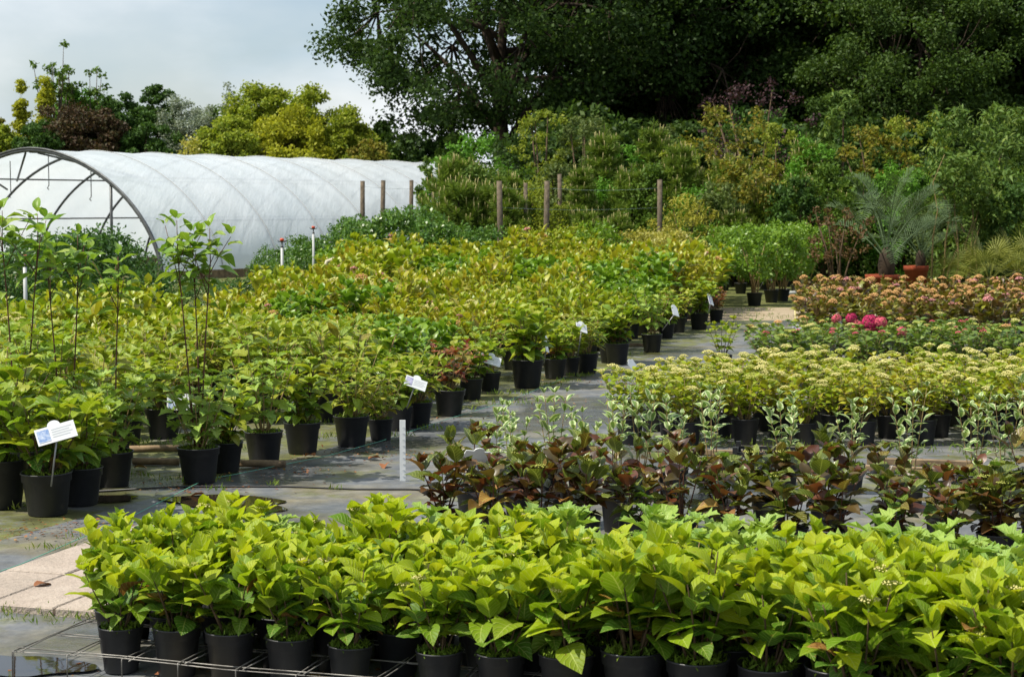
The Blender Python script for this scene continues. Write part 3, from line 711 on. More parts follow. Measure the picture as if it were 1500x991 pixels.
# ================================================================== LEFT BED, path-side row
def broad_mat(t, r):
    x = r.random()
    return 'lime_old' if (t < .5 and x < .08) else 'lime_low' if (t < .5 and x < .5) else 'broad'
BROAD = [spec_near(400 + k, POT10, 'ovate', broad_mat, stems=9, H=.44, spread=.25, nodes=6, Ls=.105, low=.25, top=3, rise=(-.3, .65)) for k in range(4)]
AIRY = [spec_near(420 + k, POT10, 'lobed', lambda t, r: 'oak_leaf' if r.random() < .6 else 'broad', stems=8, H=.62, spread=.25, nodes=7, Ls=.09, low=.3, top=3, rise=(-.3, .5), stem_mat='paletwig', stem_r=.005) for k in range(2)]
SERR = [spec_near(440 + k, POT10, 'lance', lambda t, r: 'serrata', stems=11, H=.46, spread=.27, nodes=6, Ls=.115, low=.3, top=3, rise=(-.3, .6), stem_mat='paletwig') for k in range(3)]
REDL = [spec_near(460, POT10, 'ovate', lambda t, r: 'redleaf', stems=9, H=.42, spread=.22, nodes=6, Ls=.07, low=.3, top=3, rise=(-.4, .5), stem_mat='paletwig')]
def standard(seed, stems, H, spread):
    """tall dogwood whip: bare brown stems, forked leafy heads, a low skirt of leaves"""
    rnd = random.Random(seed); pot, soil = POT10
    sp = [('pot', pot, IDENT, None), ('soil', soil, IDENT, None), ('moss', MOSS[1], IDENT, 'stuff')]
    for s in range(stems):
        a = 2 * PI * s / stems + rnd.uniform(-.5, .5); h = H * rnd.uniform(.9, 1.03)
        p0 = Vector((.02 * math.cos(a), .02 * math.sin(a), .19)); p2 = Vector((spread * math.cos(a), spread * math.sin(a) * .5, .19 + h)); p1 = (p0 + p2) / 2 + Vector((rnd.uniform(-.02, .02), rnd.uniform(-.02, .02), 0))
        mb = MB().tube([bez(p0, p1, p2, k / 9) for k in range(10)], [.0062 - .0028 * k / 9 for k in range(10)], 6)
        heads = []
        for f in range(4):
            b = a + f * 1.6 + rnd.uniform(-.4, .4); e = p2 + Vector((.15 * math.cos(b), .12 * math.sin(b), rnd.uniform(.03, .18))) if f else p2 + Vector((0, 0, .2))
            st = bez(p0, p1, p2, 1 - .06 * f); mb.tube([st, (st + e) / 2 + Vector((0, 0, .01)), e], [.0032, .0026, .002], 5); heads.append((st, e))
        sp.append(('stem', mb.mesh('stem', 'redstem'), IDENT, None))
        for k in range(5):
            c = bez(p0, p1, p2, .42 + .12 * k); tw = k * PI / 2 + rnd.uniform(-.5, .5)
            for q in (0, PI):
                if rnd.random() < .3: continue
                d = Vector((math.cos(tw + q), math.sin(tw + q), rnd.uniform(-.4, .3))).normalized()
                sp.append(('leaf', leaf_mesh('ellip', 'dogwood', rnd.randrange(5)), m4(c + d * .015, basis(d, roll=rnd.uniform(-.5, .5)), rnd.uniform(.06, .095)), None))
        for (q0, q1) in heads:
            for k in range(4):
                t = .25 + .25 * k; c = q0.lerp(q1, t); tw = k * PI / 2 + rnd.uniform(-.4, .4)
                for q in (0, PI):
                    ee = -.25 + .95 * (k / 3) + rnd.uniform(-.35, .35); az = tw + q; d = Vector((math.cos(az) * math.cos(ee), math.sin(az) * math.cos(ee), math.sin(ee)))
                    s_ = rnd.uniform(.095, .15) * (1 if k < 3 else .75)
                    sp.append(('leaf', leaf_mesh('ellip', 'dogwood', rnd.randrange(5)), m4(c + d * .02, basis(d, roll=rnd.uniform(-.5, .5)), s_), None))
    lv, ln = skeleton(rnd, 9, .19, .5, .22, 6, .095, rise=(-.3, .5), low=.25)
    for l in ln: sp.append(('stem', stem_mesh([l], .004, 'paletwig'), IDENT, None))
    for (p, R, s_, t) in lv: sp.append(('leaf', leaf_mesh('lobed' if seed % 2 else 'ovate', 'oak_leaf' if seed % 2 else 'broad', rnd.randrange(5)), m4(p, R, s_), None))
    return sp
GL = 'plants of the path-side row in the left bed'
row = [(-2, 742, BROAD[1], 1.3, 'leafy hydrangea cut by the left picture edge'), (70, 752, BROAD[0], 1.1, 'bushy hydrangea with white label board stuck in its leaves'),
 (118, 738, BROAD[2], 1.0, 'hydrangea half hidden behind the frontmost labelled pot'), (165, 711, standard(501, 1, 1.02, .05), 1.0, 'single stemmed tall dogwood in black pot'),
 (30, 712, standard(502, 2, 1.28, .1), 1.05, 'tallest leafy dogwood rising at the left picture edge'), (98, 700, standard(504, 2, 1.12, .09), 1.02, 'tall forked dogwood behind the frontmost pots'),
 (8, 704, AIRY[0], 1.25, 'tall airy plant at the left picture edge behind the front pots'), (72, 690, AIRY[1], 1.28, 'tall airy plant between the two tall dogwoods'), (134, 676, SERR[1], 1.25, 'narrow leaved tall plant left of the single stemmed dogwood'),
 (185, 653, BROAD[3], .95, 'green hydrangea behind the single stemmed dogwood'), (240, 641, SERR[0], 1.05, 'dark leaved hydrangea in shaded pot behind picture label'),
 (292, 706, standard(503, 3, 1.2, .12), 1.02, 'three stemmed tall dogwood with lobed leaves at its foot'), (330, 690, BROAD[3], .9, 'small hydrangea tucked behind the three stemmed dogwood'),
 (387, 678, AIRY[0], 1.0, 'airy lobed leaved hydrangea with pale bare stems'), (443, 663, BROAD[1], 1.0, 'broad leaved green hydrangea between airy and narrow leaved plants'),
 (515, 652, SERR[1], 1.0, 'narrow leaved hydrangea beside small mossy pot'), (558, 644, SERR[2], .74, 'small narrow leaved plant in mossy small pot'),
 (584, 629, BROAD[2], .85, 'hydrangea in pot under the violet picture label'), (612, 624, SERR[0], .9, 'hydrangea between violet picture label and red leaved plant'),
 (658, 608, REDL[0], 1.0, 'red leaved hydrangea in black pot beside path'), (690, 584, BROAD[0], .85, 'green hydrangea behind the red leaved one'),
 (718, 572, AIRY[1], .8, 'hydrangea in pot behind the pink picture label'), (772, 567, BROAD[1], 1.22, 'large dark green hydrangea in wide pot midway along path'),
 (812, 554, BROAD[3], .92, 'green hydrangea right of the wide pot'), (834, 549, SERR[2], .85, 'small hydrangea with grass at its pot foot'),
 (860, 546, SERR[1], .95, 'hydrangea in pot with small white label'), (893, 531, BROAD[2], .95, 'hydrangea in pot behind the far path planks'),
 (904, 533, BROAD[0], 1.05, 'hydrangea in wide pot before the far path planks'), (955, 515, AIRY[0], .96, 'tall airy hydrangea near the far end of path row'),
 (976, 495, BROAD[3], .85, 'small hydrangea behind the far white label'), (992, 487, SERR[0], .95, 'narrow leaved hydrangea at far end of path row'),
 (1024, 482, BROAD[1], 1.05, 'leafy hydrangea second from far end of path row'), (1049, 472, REDL[0], .85, 'reddish hydrangea last in path row by gravel')]
Rl = random.Random(5); rowpts = []
for (px, py, sp, s, lab) in row:
    p = ground(px, py); rowpts.append(p)
    tall = 'dogwood' in lab
    inst(sp, 'potted_dogwood' if tall else 'potted_hydrangea', p, Rl.uniform(0, 6.28) if not tall else Rl.uniform(-.3, .3), s, lab, group=GL)

# ------------------------------------------------------------------ left bed, the mass behind
MASS = {
 'lime': [spec_far(600 + k, POT10, 'ovate', 'yg1', stems=13, H=.54, spread=.30, nodes=6, Ls=.115, rise=(-.1, 1.15), low=.3) for k in range(3)],
 'cream': [spec_far(610 + k, POT10, 'ovate', 'yg1', stems=13, H=.50, spread=.30, nodes=6, Ls=.085, rise=(-.1, .6), flowers=CREAM, fl_n=.8, fl_s=1.2, low=.3) for k in range(3)],
 'tinged': [spec_far(620 + k, POT10, 'ellip', 'yg2', stems=14, H=.58, spread=.30, nodes=7, Ls=.11, rise=(.0, 1.2), low=.3, flowers=PEACH, fl_n=.06, fl_s=.8) for k in range(3)],
 'green': [spec_far(630 + k, POT10, 'ovate', 'yg3', stems=13, H=.52, spread=.30, nodes=6, Ls=.115, rise=(-.2, 1.0), low=.3) for k in range(3)],
 'narrow': [spec_far(640 + k, POT10, 'lance', 'yg1', stems=13, H=.58, spread=.30, nodes=7, Ls=.13, rise=(.0, 1.1), low=.3) for k in range(2)],
}
MDESC = {'lime': 'yellow green hydrangea', 'cream': 'cream flowered hydrangea', 'tinged': 'orange tinged hydrangea', 'green': 'fresh green hydrangea', 'narrow': 'narrow leaved hydrangea'}
edge = [ground(px, py) for px, py in ((-60, 690), (185, 640), (240, 628), (387, 650), (515, 622), (612, 600), (720, 552), (812, 537), (900, 518), (985, 480), (1045, 463), (1060, 452), (1072, 430))]
def edge_x(Y):
    for a, b in zip(edge[:-1], edge[1:]):
        if min(a.y, b.y) <= Y <= max(a.y, b.y) and abs(a.y - b.y) > .05: return a.x + (b.x - a.x) * (Y - a.y) / (b.y - a.y)
    return edge[-1].x if Y > edge[-1].y else edge[0].x
Y = 12.3; r = 0; total = 0
while Y < 33.5:
    sp_ = .53 + .014 * (Y - 12); xr = edge_x(Y) - .22; x = xr; k = 0; items = []
    while True:
        px, py = proj((x, Y, .6))
        if px < -30: break
        far = 17.4 if px < 330 else 21.5 if px < 400 else 25 if px < 480 else 40
        if Y <= far: items.append((x, px))
        x -= sp_ * Rl.uniform(.93, 1.07)
    items.reverse()
    for k, (x, px) in enumerate(items):
        q = .5 + .5 * math.sin(x * 1.1 + Y * .55) + Rl.uniform(-.3, .3)
        if Y > 21: kind = 'tinged' if q < .3 else 'lime' if q < .75 else 'green'
        elif px > 520 and 14 < Y < 16.5 and q < .7: kind = 'cream'
        else: kind = 'narrow' if q < .15 else 'lime' if q < .42 else 'cream' if q < .62 else 'tinged' if q < .85 else 'green'
        s = Rl.uniform(.8, 1.14) * (1 + max(0, Y - 18) * .02) * (1 + .22 * math.sin(x * 1.7 + 1.3) * math.sin(Y * .9 + x * .4))
        near = Y < 14.6
        spm = (BROAD + SERR + AIRY[:1])[Rl.randrange(8)] if near else MASS[kind][Rl.randrange(len(MASS[kind]))]
        if near: kind = 'green'; s *= 1.12
        inst(spm, 'potted_hydrangea', (x, Y + Rl.uniform(-.1, .1), 0), Rl.uniform(0, 6.28), s,
             '%s, %s from left in %s row behind path-side pots' % (MDESC[kind], ordn(k), ordn(r)), group='hydrangeas massed in the left bed')
        total += 1
    Y += sp_ * .95; r += 1
print('mass plants', total)

# ================================================================== SHRUBS AND TREES
def shrub_spec(seed, H, R, mat, n=60, per=34, size=.07, width=.55, base=.12, stems=6, stem_mat='stem', clump=.2, hang=0, upbias=.5, shape='dome', flat=.8):
    rnd = random.Random(seed); cs, rs_ = [], []
    mb = MB()
    for k in range(n):
        a = rnd.uniform(0, 6.283); u = rnd.random(); z = base + (1 - base) * u
        if shape == 'dome': lim = math.sqrt(max(.05, 1 - max(0, (z - .45) / .6) ** 2)) * (.7 + .3 * min(1, z / .3))
        elif shape == 'column': lim = 1.0 if z < .6 else max(.12, 1.0 - (z - .6) / .42)
        elif shape == 'cone': lim = max(.08, 1.05 - z)
        else: lim = min(1, .35 + z * .9) * (1 if z < .85 else .75)
        q = R * lim * math.sqrt(rnd.uniform(.12, 1)); cs.append((q * math.cos(a), q * math.sin(a), z * H - clump * R * .3)); rs_.append(clump * R * rnd.uniform(.7, 1.25))
    for k in range(stems):
        a = 6.283 * k / stems + rnd.uniform(-.3, .3); c = cs[rnd.randrange(n)]
        mb.tube([(.05 * math.cos(a), .05 * math.sin(a), 0), (c[0] * .45 + .04 * math.cos(a), c[1] * .45, c[2] * .55), c], [.012 * H, .008 * H, .003 * H], 5)
    return [('stems', mb.mesh('stems', stem_mat), IDENT, None), ('foliage', clump_leaves(cs, rs_, per, size, mat, seed, width, upbias, hang, flat), IDENT, 'stuff')]
def tree_spec(seed, H, R, mat, base=.25, n=70, per=150, size=.15, width=.7, trunk=.25, clump=.2, flat=.7, rx=1.0, limbs=9, shape='round', bare=0):
    rnd = random.Random(seed); mb = MB(); zc = H * (base + (1 - base) / 2); rz = H * (1 - base) / 2
    th = H * .82; tr = [Vector((rnd.uniform(-.02, .02) * H * k / 6, rnd.uniform(-.02, .02) * H * k / 6, th * k / 6)) for k in range(7)]
    mb.tube(tr, [trunk * (1.25 if k == 0 else 1 - .85 * k / 6) for k in range(7)], 8)
    cs, rs_ = [], []; lb = []
    for k in range(limbs):
        t = .32 + .6 * (k / limbs); i = min(5, int(t * 6)); st = tr[i].lerp(tr[i + 1], t * 6 - i); a = k * 2.4 + rnd.uniform(-.4, .4)
        q = R * .72 * rnd.uniform(.7, 1.05); e = Vector((q * math.cos(a) * rx, q * math.sin(a), zc + rz * rnd.uniform(-.55, .55)))
        m = st.lerp(e, .5) + Vector((0, 0, .07 * H)); pts = [bez(st, m, e, j / 5) for j in range(6)]
        r0 = trunk * .42 * (1.1 - t * .6); mb.tube(pts, [r0 * (1 - .8 * j / 5) for j in range(6)], 6); lb.append(pts)
    for k in range(n):
        d = Vector((rnd.gauss(0, 1), rnd.gauss(0, 1), rnd.gauss(0, 1))).normalized(); q = rnd.uniform(.25, 1) ** .45
        zf = d.z * q; lim = 1.0
        if shape == 'cone': lim = max(.3, .75 - .5 * zf)
        c = Vector((d.x * q * R * rx * lim, d.y * q * R * lim, zc + zf * rz)); cs.append(tuple(c)); rs_.append(R * clump * rnd.uniform(.65, 1.25))
        best = min((p for l in lb for p in l[2:]), key=lambda p: (p - c).length)
        mid = best.lerp(c, .5) + Vector((0, 0, -.02 * H)); mb.tube([best, mid, c], [trunk * .10, trunk * .06, trunk * .02], 4)
    return [('trunk', mb.mesh('trunk', 'bark'), IDENT, None), ('crown', clump_leaves(cs, rs_, per, size, mat, seed, width, .4, .1, flat, name='crown'), IDENT, 'stuff')]
def put(spec, name, px, Y, label, cat, group=None, s=1.0, rz=0.0, z=-.016):
    p = at(px, 300, Y); return inst(spec, name, (p.x, p.y, z), rz, s, label, cat, group)
def hgt(py, Y): return at(750, py, Y).z

# ---- hedge and laurel between left bed and tunnel
HG = [shrub_spec(700 + k, 1.25, .75, 'hedge', 60, 60, .06, .5, clump=.24) for k in range(3)]
hx = [(5, 24.5, 1.0), (70, 24.0, 1.08), (135, 24.6, 1.1), (172, 25.4, .95), (215, 24.3, .66), (255, 24.8, .6), (300, 24.2, .58), (345, 24.8, .56), (380, 25.6, .6), (40, 27, 1.0), (110, 27, 1.05)]
for k, (px, Yq, s) in enumerate(sorted(hx)):
    put(HG[k % 3], 'hedge_shrub', px, Yq, 'dark green small leaved shrub, %s from left below the tunnel opening' % ordn(k), 'shrub', 'dark green shrubs before the tunnel', s, k * 1.3)
LR = [shrub_spec(720 + k, 1.5, .9, 'laurel', 70, 46, .085, .55, clump=.24) for k in range(3)]
lx = [(430, 34, .62), (470, 35.5, .7), (505, 35, .9), (545, 35.5, 1.02), (585, 34.8, 1.06), (628, 35.4, 1.02), (668, 35, .9), (705, 35.6, .84), (520, 37.5, .95), (600, 37.5, 1.1), (450, 37, .7), (400, 36, .6)]
for k, (px, Yq, s) in enumerate(sorted(lx)):
    put(LR[k % 3], 'laurel_shrub', px, Yq, 'glossy green laurel shrub, %s from left beside the tunnel side' % ordn(k), 'shrub', 'laurel shrubs beside the tunnel', s, k * 1.7)
# ---- far shrubs in pots beyond the gravel
PV = [[('pot', POT10[0], IDENT, None), ('soil', POT10[1], IDENT, None)] + [(n_, me_, Matrix.Translation((0, 0, .17)), kd) for (n_, me_, mt, kd) in shrub_spec(740 + k, 1.15, .42, 'privet', 46, 60, .06, .55, base=.25, clump=.32, stems=9, stem_mat='paletwig', shape='vase')] for k in range(3)]
fx = [(1105, 448), (1130, 443), (1146, 441), (1168, 434), (1180, 430), (1085, 430), (1060, 425), (1035, 420), (1120, 424), (1150, 420), (1010, 416), (1075, 412), (1185, 418), (1045, 408), (1100, 410), (1140, 409)]
for k, (px, py) in enumerate(sorted(fx)):
    p = ground(px, py, -.016); inst(PV[k % 3], 'potted_shrub', p, k * 1.1, .98 + .1 * ((k * 7) % 5) / 5, 'light green rounded shrub in black pot, %s from left beyond gravel' % ordn(k), 'potted plant', 'light green shrubs beyond the gravel')
GS = shrub_spec(760, 1.35, .8, 'goldshrub', 70, 55, .07, .5, clump=.24)
put(GS, 'golden_shrub', 985, 34.5, 'pale golden leaved shrub behind the left bed end', 'shrub', None, .92)
put(GS, 'golden_shrub', 945, 36.5, 'second pale golden shrub left of the larger golden one', 'shrub', None, .9, 2)
put(shrub_spec(761, 1.9, .8, 'yellowbamboo', 60, 40, .13, .2, clump=.26, hang=.4), 'bamboo_clump', 1000, 37.5, 'yellow leaved bamboo clump behind the golden shrub', 'bamboo')
put(shrub_spec(762, 1.5, .8, 'yg3', 60, 46, .08, .5, clump=.25), 'leafy_shrub', 880, 36, 'fresh green shrub before the wooden posts', 'shrub', None, .9)
put(shrub_spec(763, 1.4, .8, 'yg1', 60, 46, .08, .5, clump=.25), 'leafy_shrub', 780, 36, 'yellow green shrub at back of left bed', 'shrub', None, .9)
put(shrub_spec(764, 1.5, .8, 'yg1', 60, 46, .08, .5, clump=.25), 'leafy_shrub', 835, 36.4, 'yellow green shrub under the tallest wooden post', 'shrub', None, .88)

# ---- mid-distance nursery stock: (px, top_py, Y, width_px, kind, name, label)
SH = {
 'bright': lambda s: dict(mat='bright', n=90, per=60, size=.11, width=.6, clump=.22),
 'olive': lambda s: dict(mat='midolive', n=70, per=48, size=.10, width=.45, clump=.22, shape='vase'),
 'greygreen': lambda s: dict(mat='greygreen', n=80, per=60, size=.10, width=.4, clump=.22),
 'orangeolive': lambda s: dict(mat='orangeolive', n=75, per=46, size=.11, width=.55, clump=.21, shape='vase'),
 'purple': lambda s: dict(mat='purple', n=45, per=40, size=.10, width=.6, clump=.2, shape='vase'),
 'compound': lambda s: dict(mat='compound', n=85, per=52, size=.19, width=.26, clump=.22, hang=.35),
 'dkgreen': lambda s: dict(mat='dkgreen', n=80, per=60, size=.10, width=.5, clump=.24),
 'golden': lambda s: dict(mat='golden', n=60, per=46, size=.10, width=.55, clump=.22),
 'wood2': lambda s: dict(mat='wood2', n=70, per=50, size=.11, width=.55, clump=.23),
 'yg1': lambda s: dict(mat='bright', n=60, per=46, size=.09, width=.5, clump=.23),
}
mid = [
 (700, 196, 45, 135, 'bright', 'leafy_tree', 'bright green dense bushy tree right of the tunnel end'),
 (640, 232, 47, 70, 'wood2', 'leafy_shrub', 'soft green shrub directly behind the tunnel end'),
 (795, 158, 46, 85, 'olive', 'upright_shrub', 'light olive upright shrub under the oak trunk'),
 (858, 172, 46, 105, 'greygreen', 'evergreen_shrub', 'grey green dense evergreen shrub in the midground'),
 (905, 215, 43, 80, 'yg1', 'loose_shrub', 'loose yellow green shrub left of the tall pine'),
 (830, 262, 41, 110, 'olive', 'loose_shrub', 'low olive shrub behind the wooden posts'),
 (760, 250, 42, 90, 'wood2', 'loose_shrub', 'mid green shrub between pine and wooden posts'),
 (985, 186, 45, 90, 'greygreen', 'leafy_shrub', 'grey green shrub right of the tall pine'),
 (1068, 158, 44, 130, 'orangeolive', 'young_tree', 'amber olive young tree in the centre midground'),
 (1010, 215, 41, 90, 'olive', 'young_tree', 'olive young tree before the amber one'),
 (1105, 108, 50, 170, 'purple', 'purple_tree', 'dark purple leaved thin tree before the wood'),
 (1140, 178, 43, 90, 'olive', 'young_tree', 'olive yellow young tree beside the amber tree'),
 (1185, 205, 41, 90, 'yg1', 'young_tree', 'bright yellowish young tree left of the ailanthus'),
 (1235, 138, 45, 80, 'compound', 'ailanthus_tree', 'young tree with long drooping compound leaves and high top'),
 (1165, 262, 38, 80, 'dkgreen', 'leafy_shrub', 'dark green shrub behind the potted light shrubs'),
 (1100, 235, 39, 110, 'orangeolive', 'young_tree', 'lower amber olive shrub above the potted shrubs'),
 (1290, 178, 44, 120, 'orangeolive', 'young_tree', 'amber shrub behind the blue palm'),
 (1345, 170, 43, 100, 'olive', 'young_tree', 'olive yellow young tree above the palm'),
 (1420, 158, 41, 170, 'compound', 'sumac_tree', 'broad feathery green tree near right picture edge'),
 (1490, 165, 42, 130, 'compound', 'sumac_tree', 'feathery green tree cut by right picture edge'),
 (1440, 240, 37, 130, 'compound', 'sumac_tree', 'lower feathery dark tree behind the fan palm'),
 (1385, 235, 39, 100, 'dkgreen', 'leafy_shrub', 'dark green shrub behind the bamboo canes'),
 (1500, 270, 36, 110, 'dkgreen', 'leafy_shrub', 'dark shrub at right edge behind the fan palm'),
 (1260, 262, 40, 110, 'wood2', 'leafy_shrub', 'mid green shrub behind the red maple'),
 (950, 262, 41, 90, 'dkgreen', 'leafy_shrub', 'dark shrub behind the single right wooden post'),
 (1050, 270, 38, 100, 'greygreen', 'leafy_shrub', 'grey green low shrub behind the bamboo clump'),
 (1330, 250, 41, 110, 'wood2', 'leafy_shrub', 'mid green shrub directly behind the blue palm'),
]
for k, (px, py, Yq, wpx, kind, nm, lab) in enumerate(mid):
    H = hgt(py, Yq) + .05; R = wpx / 2 / F * Yq * 1.08
    kw = SH[kind](k); sp = shrub_spec(800 + k, H, R, base=.1, stems=6, **kw)
    put(sp, nm, px, Yq, lab, 'tree' if 'tree' in nm else 'shrub', None, 1, k * .9)

fk = ['wood2', 'olive', 'bright', 'compound', 'greygreen', 'wood2', 'yg1', 'olive']
fn = {'wood2': 'mid green', 'olive': 'olive', 'bright': 'bright green', 'compound': 'feathery leaved', 'greygreen': 'grey green', 'yg1': 'fresh green'}
FS = {k_: shrub_spec(1100 + j, 2.6, 1.0, m_k, 90, 80, .085, .5, base=.08, clump=.25, shape='dome' if j % 2 else 'column', flat=.95) for j, (k_, m_k) in enumerate([(q, {'olive': 'midolive', 'yg1': 'bright'}.get(q, q)) for q in fn])}
for k in range(24):
    kd = fk[(k * 3) % 8]; px = 670 + k * 36; Yq = 38.6 + (k * 7) % 5 * .9
    if k in (0, 2, 5, 7, 9, 11, 14): continue
    put(FS[kd], 'nursery_shrub', px, Yq, '%s young shrub, %s from left in the front rank of midground shrubs' % (fn[kd], ordn(k)), 'shrub', 'front rank of midground shrubs', .8 + .22 * ((k * 5) % 7) / 6, k * 1.9)
# ---- pines
def pine_spec(seed, H, R, needle=.16):
    rnd = random.Random(seed); mb = MB(); cd = MB(); C, D = [], []
    rs = np.random.RandomState(seed)
    mb.tube([(0, 0, 0), (0, 0, H * .5), (0, 0, H * .93)], [.03 * H / 2, .02 * H / 2, .006], 6)
    tips = [(Vector((0, 0, H * .9)), Vector((0, 0, 1)))]
    nw = int(5 + H * 2)
    for wv in range(nw):
        z = H * (.12 + .75 * wv / nw); r = R * (1.05 - .8 * wv / nw)
        for b in range(6):
            a = b * 1.05 + wv * .6 + rnd.uniform(-.2, .2); q = r * rnd.uniform(.7, 1.05); e = Vector((q * math.cos(a), q * math.sin(a), z + q * rnd.uniform(.25, .6))); s0 = Vector((0, 0, z))
            m_ = s0.lerp(e, .55) - Vector((0, 0, q * .12)); mb.tube([s0, m_, e], [.012, .008, .004], 4)
            tips.append((e, (e - m_).normalized()))
            for f in (.55, .78):
                c = bez(s0, m_, e, f); dd = Vector((math.cos(a + rnd.choice((-1, 1)) * .8), math.sin(a + rnd.choice((-1, 1)) * .8), .5)).normalized(); tips.append((c + dd * .12, dd))
    for (e, d) in tips:
        k = 60; back = rs.rand(k, 1) * .28
        dirs = unit(np.array(d) * .75 + rs.randn(k, 3) * .55 + np.array([0, 0, .15]))
        C.append(np.array(e) - np.array(d) * back + dirs * needle * .5); D.append(dirs)
        up = Vector((d.x * .2, d.y * .2, 1)).normalized()
        if rnd.random() < .6: cd.tube([e, e + up * rnd.uniform(.08, .2)], [.012, .006], 5)
    C = np.concatenate(C); D = np.concatenate(D); Nn = rs.randn(len(C), 3); Nn = unit(Nn - D * np.sum(Nn * D, 1)[:, None])
    return [('trunk', mb.mesh('trunk', 'bark'), IDENT, None), ('needles', card_mesh('needles', C, D, Nn, np.full(len(C), needle) * rs.uniform(.8, 1.2, len(C)), .09, 'pine', seed, .02), IDENT, 'stuff'), ('candles', cd.mesh('candles', 'candle'), IDENT, 'stuff')]
PN = [pine_spec(850, 2.6, .9), pine_spec(851, 2.2, .85), pine_spec(852, 3.2, .7)]
pines = [(665, 40.5, 0, 1.05, 'green pine overlapping the tunnel end'), (712, 39, 1, .95, 'green pine behind the leftmost wooden posts'), (745, 40, 0, .9, 'pine beside the middle wooden posts'), (858, 38.5, 1, .7, 'low spreading pine behind the left bed'), (905, 38, 1, .66, 'low dark pine left of the right wooden post'),
 (957, 43.5, 2, 1.12, 'tallest pine with upright candles in the midground'), (1015, 41, 0, .95, 'pine with pale candles right of the tallest pine'), (1175, 39, 0, .88, 'pine with pale candles behind the potted shrubs'), (1205, 40, 1, 1.0, 'pine left of the red maple'), (1075, 37.5, 1, .7, 'low pine above the golden shrub'), (690, 42, 2, .85, 'slim pine between bright tree and wooden posts'), (672, 38.6, 1, 1.0, 'leafy pine nearest the tunnel end'), (742, 38.4, 0, .8, 'pine directly left of the middle posts'), (852, 39.6, 2, .8, 'slim pine right of the middle posts'), (925, 39.8, 0, .95, 'broad pine left of the single right post'), (996, 39.4, 2, .95, 'slim pine above the yellow bamboo'), (1068, 40.4, 0, 1.05, 'broad pine before the amber tree'), (1128, 39.2, 1, .95, 'pine behind the potted light green shrubs'), (885, 41.5, 2, 1.05, 'tall slim pine before the grey green evergreen'), (1180, 41.8, 2, 1.0, 'tall slim pine left of the compound leaved tree')]
for k, (px, Yq, v, s, lab) in enumerate(pines): put(PN[v], 'pine_tree', px, Yq, lab, 'pine tree', 'young pines in the midground', s * 1.15, k * 1.2)

# ---- red maple, palms, canes
put([('pot', POT10[0], Matrix.Scale(1.5, 4), None)] + shrub_spec(870, 1.75, .62, 'maple', 36, 22, .065, .6, base=.42, clump=.2, stems=7, shape='vase'), 'potted_maple', 1228, 32.5, 'small red leaved maple with bare branching base', 'potted plant', None, 1.0)
def terracotta(Yq, px, py_rim, wpx, label, square=False):
    p = at(px, py_rim, Yq); h = p.z + .016; r = wpx / 2 / F * Yq
    e = empty('terracotta_pot', (p.x, Yq, -.016)); tag(e, label, 'pot', 'terracotta pots by the palms')
    pr = [(r * .72, 0), (r * .78, .01), (r * .93, h * .80), (r * 1.0, h * .81), (r * 1.02, h * .99), (r * .99, h), (r * .92, h), (r * .9, h * .9)]
    obj('body', MB().lathe(pr, 32).mesh('body', 'terracotta'), e); obj('soil', soil_mesh(r * .9, h * .9), e); return p, h
def frond_mesh(seed, L, n=30, leaf=.46, mat='palm', droop=.7):
    rnd = random.Random(seed); P = [Vector((L * t * (1 - .25 * t * t), 0, L * (.95 * t - droop * t * t * .9))) for t in [k / 14 for k in range(15)]]
    mb = MB().tube(P, [.014 * (1 - .85 * k / 14) for k in range(15)], 5)
    for k in range(n):
        t = .28 + .72 * k / (n - 1); f = t * 14; i = min(13, int(f)); c = P[i].lerp(P[i + 1], f - i); tg = (P[i + 1] - P[i]).normalized(); l = leaf * math.sin(PI * (.18 + .76 * t)) * rnd.uniform(.85, 1.1)
        for sd_ in (-1, 1):
            d = (tg * .75 + Vector((0, sd_ * .75, .32)) + Vector((0, 0, rnd.uniform(-.1, .1)))).normalized(); n_ = d.cross(tg).normalized(); wv = d.cross(n_).normalized() * .0065
            e = c + d * l - Vector((0, 0, .10 * l)); m_ = c + d * l * .5
            mb.add([c - wv * .5, m_ - wv, e, m_ + wv, c + wv * .5], [(0, 1, 2, 3, 4)])
    return mb.mesh('frond', mat)
FR = [frond_mesh(880 + k, 1.75 + .12 * k, droop=.55 + .15 * k) for k in range(4)]
def palm(px, Yq, z, label, n=20, s=1.0):
    p = at(px, 300, Yq); e = empty('feather_palm', (p.x, Yq, z), 0, s); tag(e, label, 'palm'); rnd = random.Random(int(px))
    obj('trunk', MB().lathe([(.10, -.08), (.13, .05), (.15, .2), (.11, .4), (.04, .5)], 14).mesh('trunk', 'bark'), e)
    for k in range(n):
        a = k * 2.39996; tilt = -.72 + .85 * (k / n)
        obj('frond', FR[k % 4], e, Matrix.Translation((0, 0, .22 + .2 * (1 - k / n))) @ Matrix.Rotation(a, 4, 'Z') @ Matrix.Rotation(tilt, 4, 'Y') @ Matrix.Scale(rnd.uniform(.85, 1.1), 4))
p, h = terracotta(33.5, 1293, 402, 50, 'terracotta pot under the blue palm, left of the two')
palm(1300, 33.5, h - .06, 'large blue grey feather palm in a terracotta pot', n=17, s=1.12)
p, h = terracotta(35.2, 1342, 389, 36, 'taller terracotta pot right of the palm, partly hidden')
palm(1350, 35.2, h - .06, 'smaller dark feather palm behind the blue one', 18, .72)
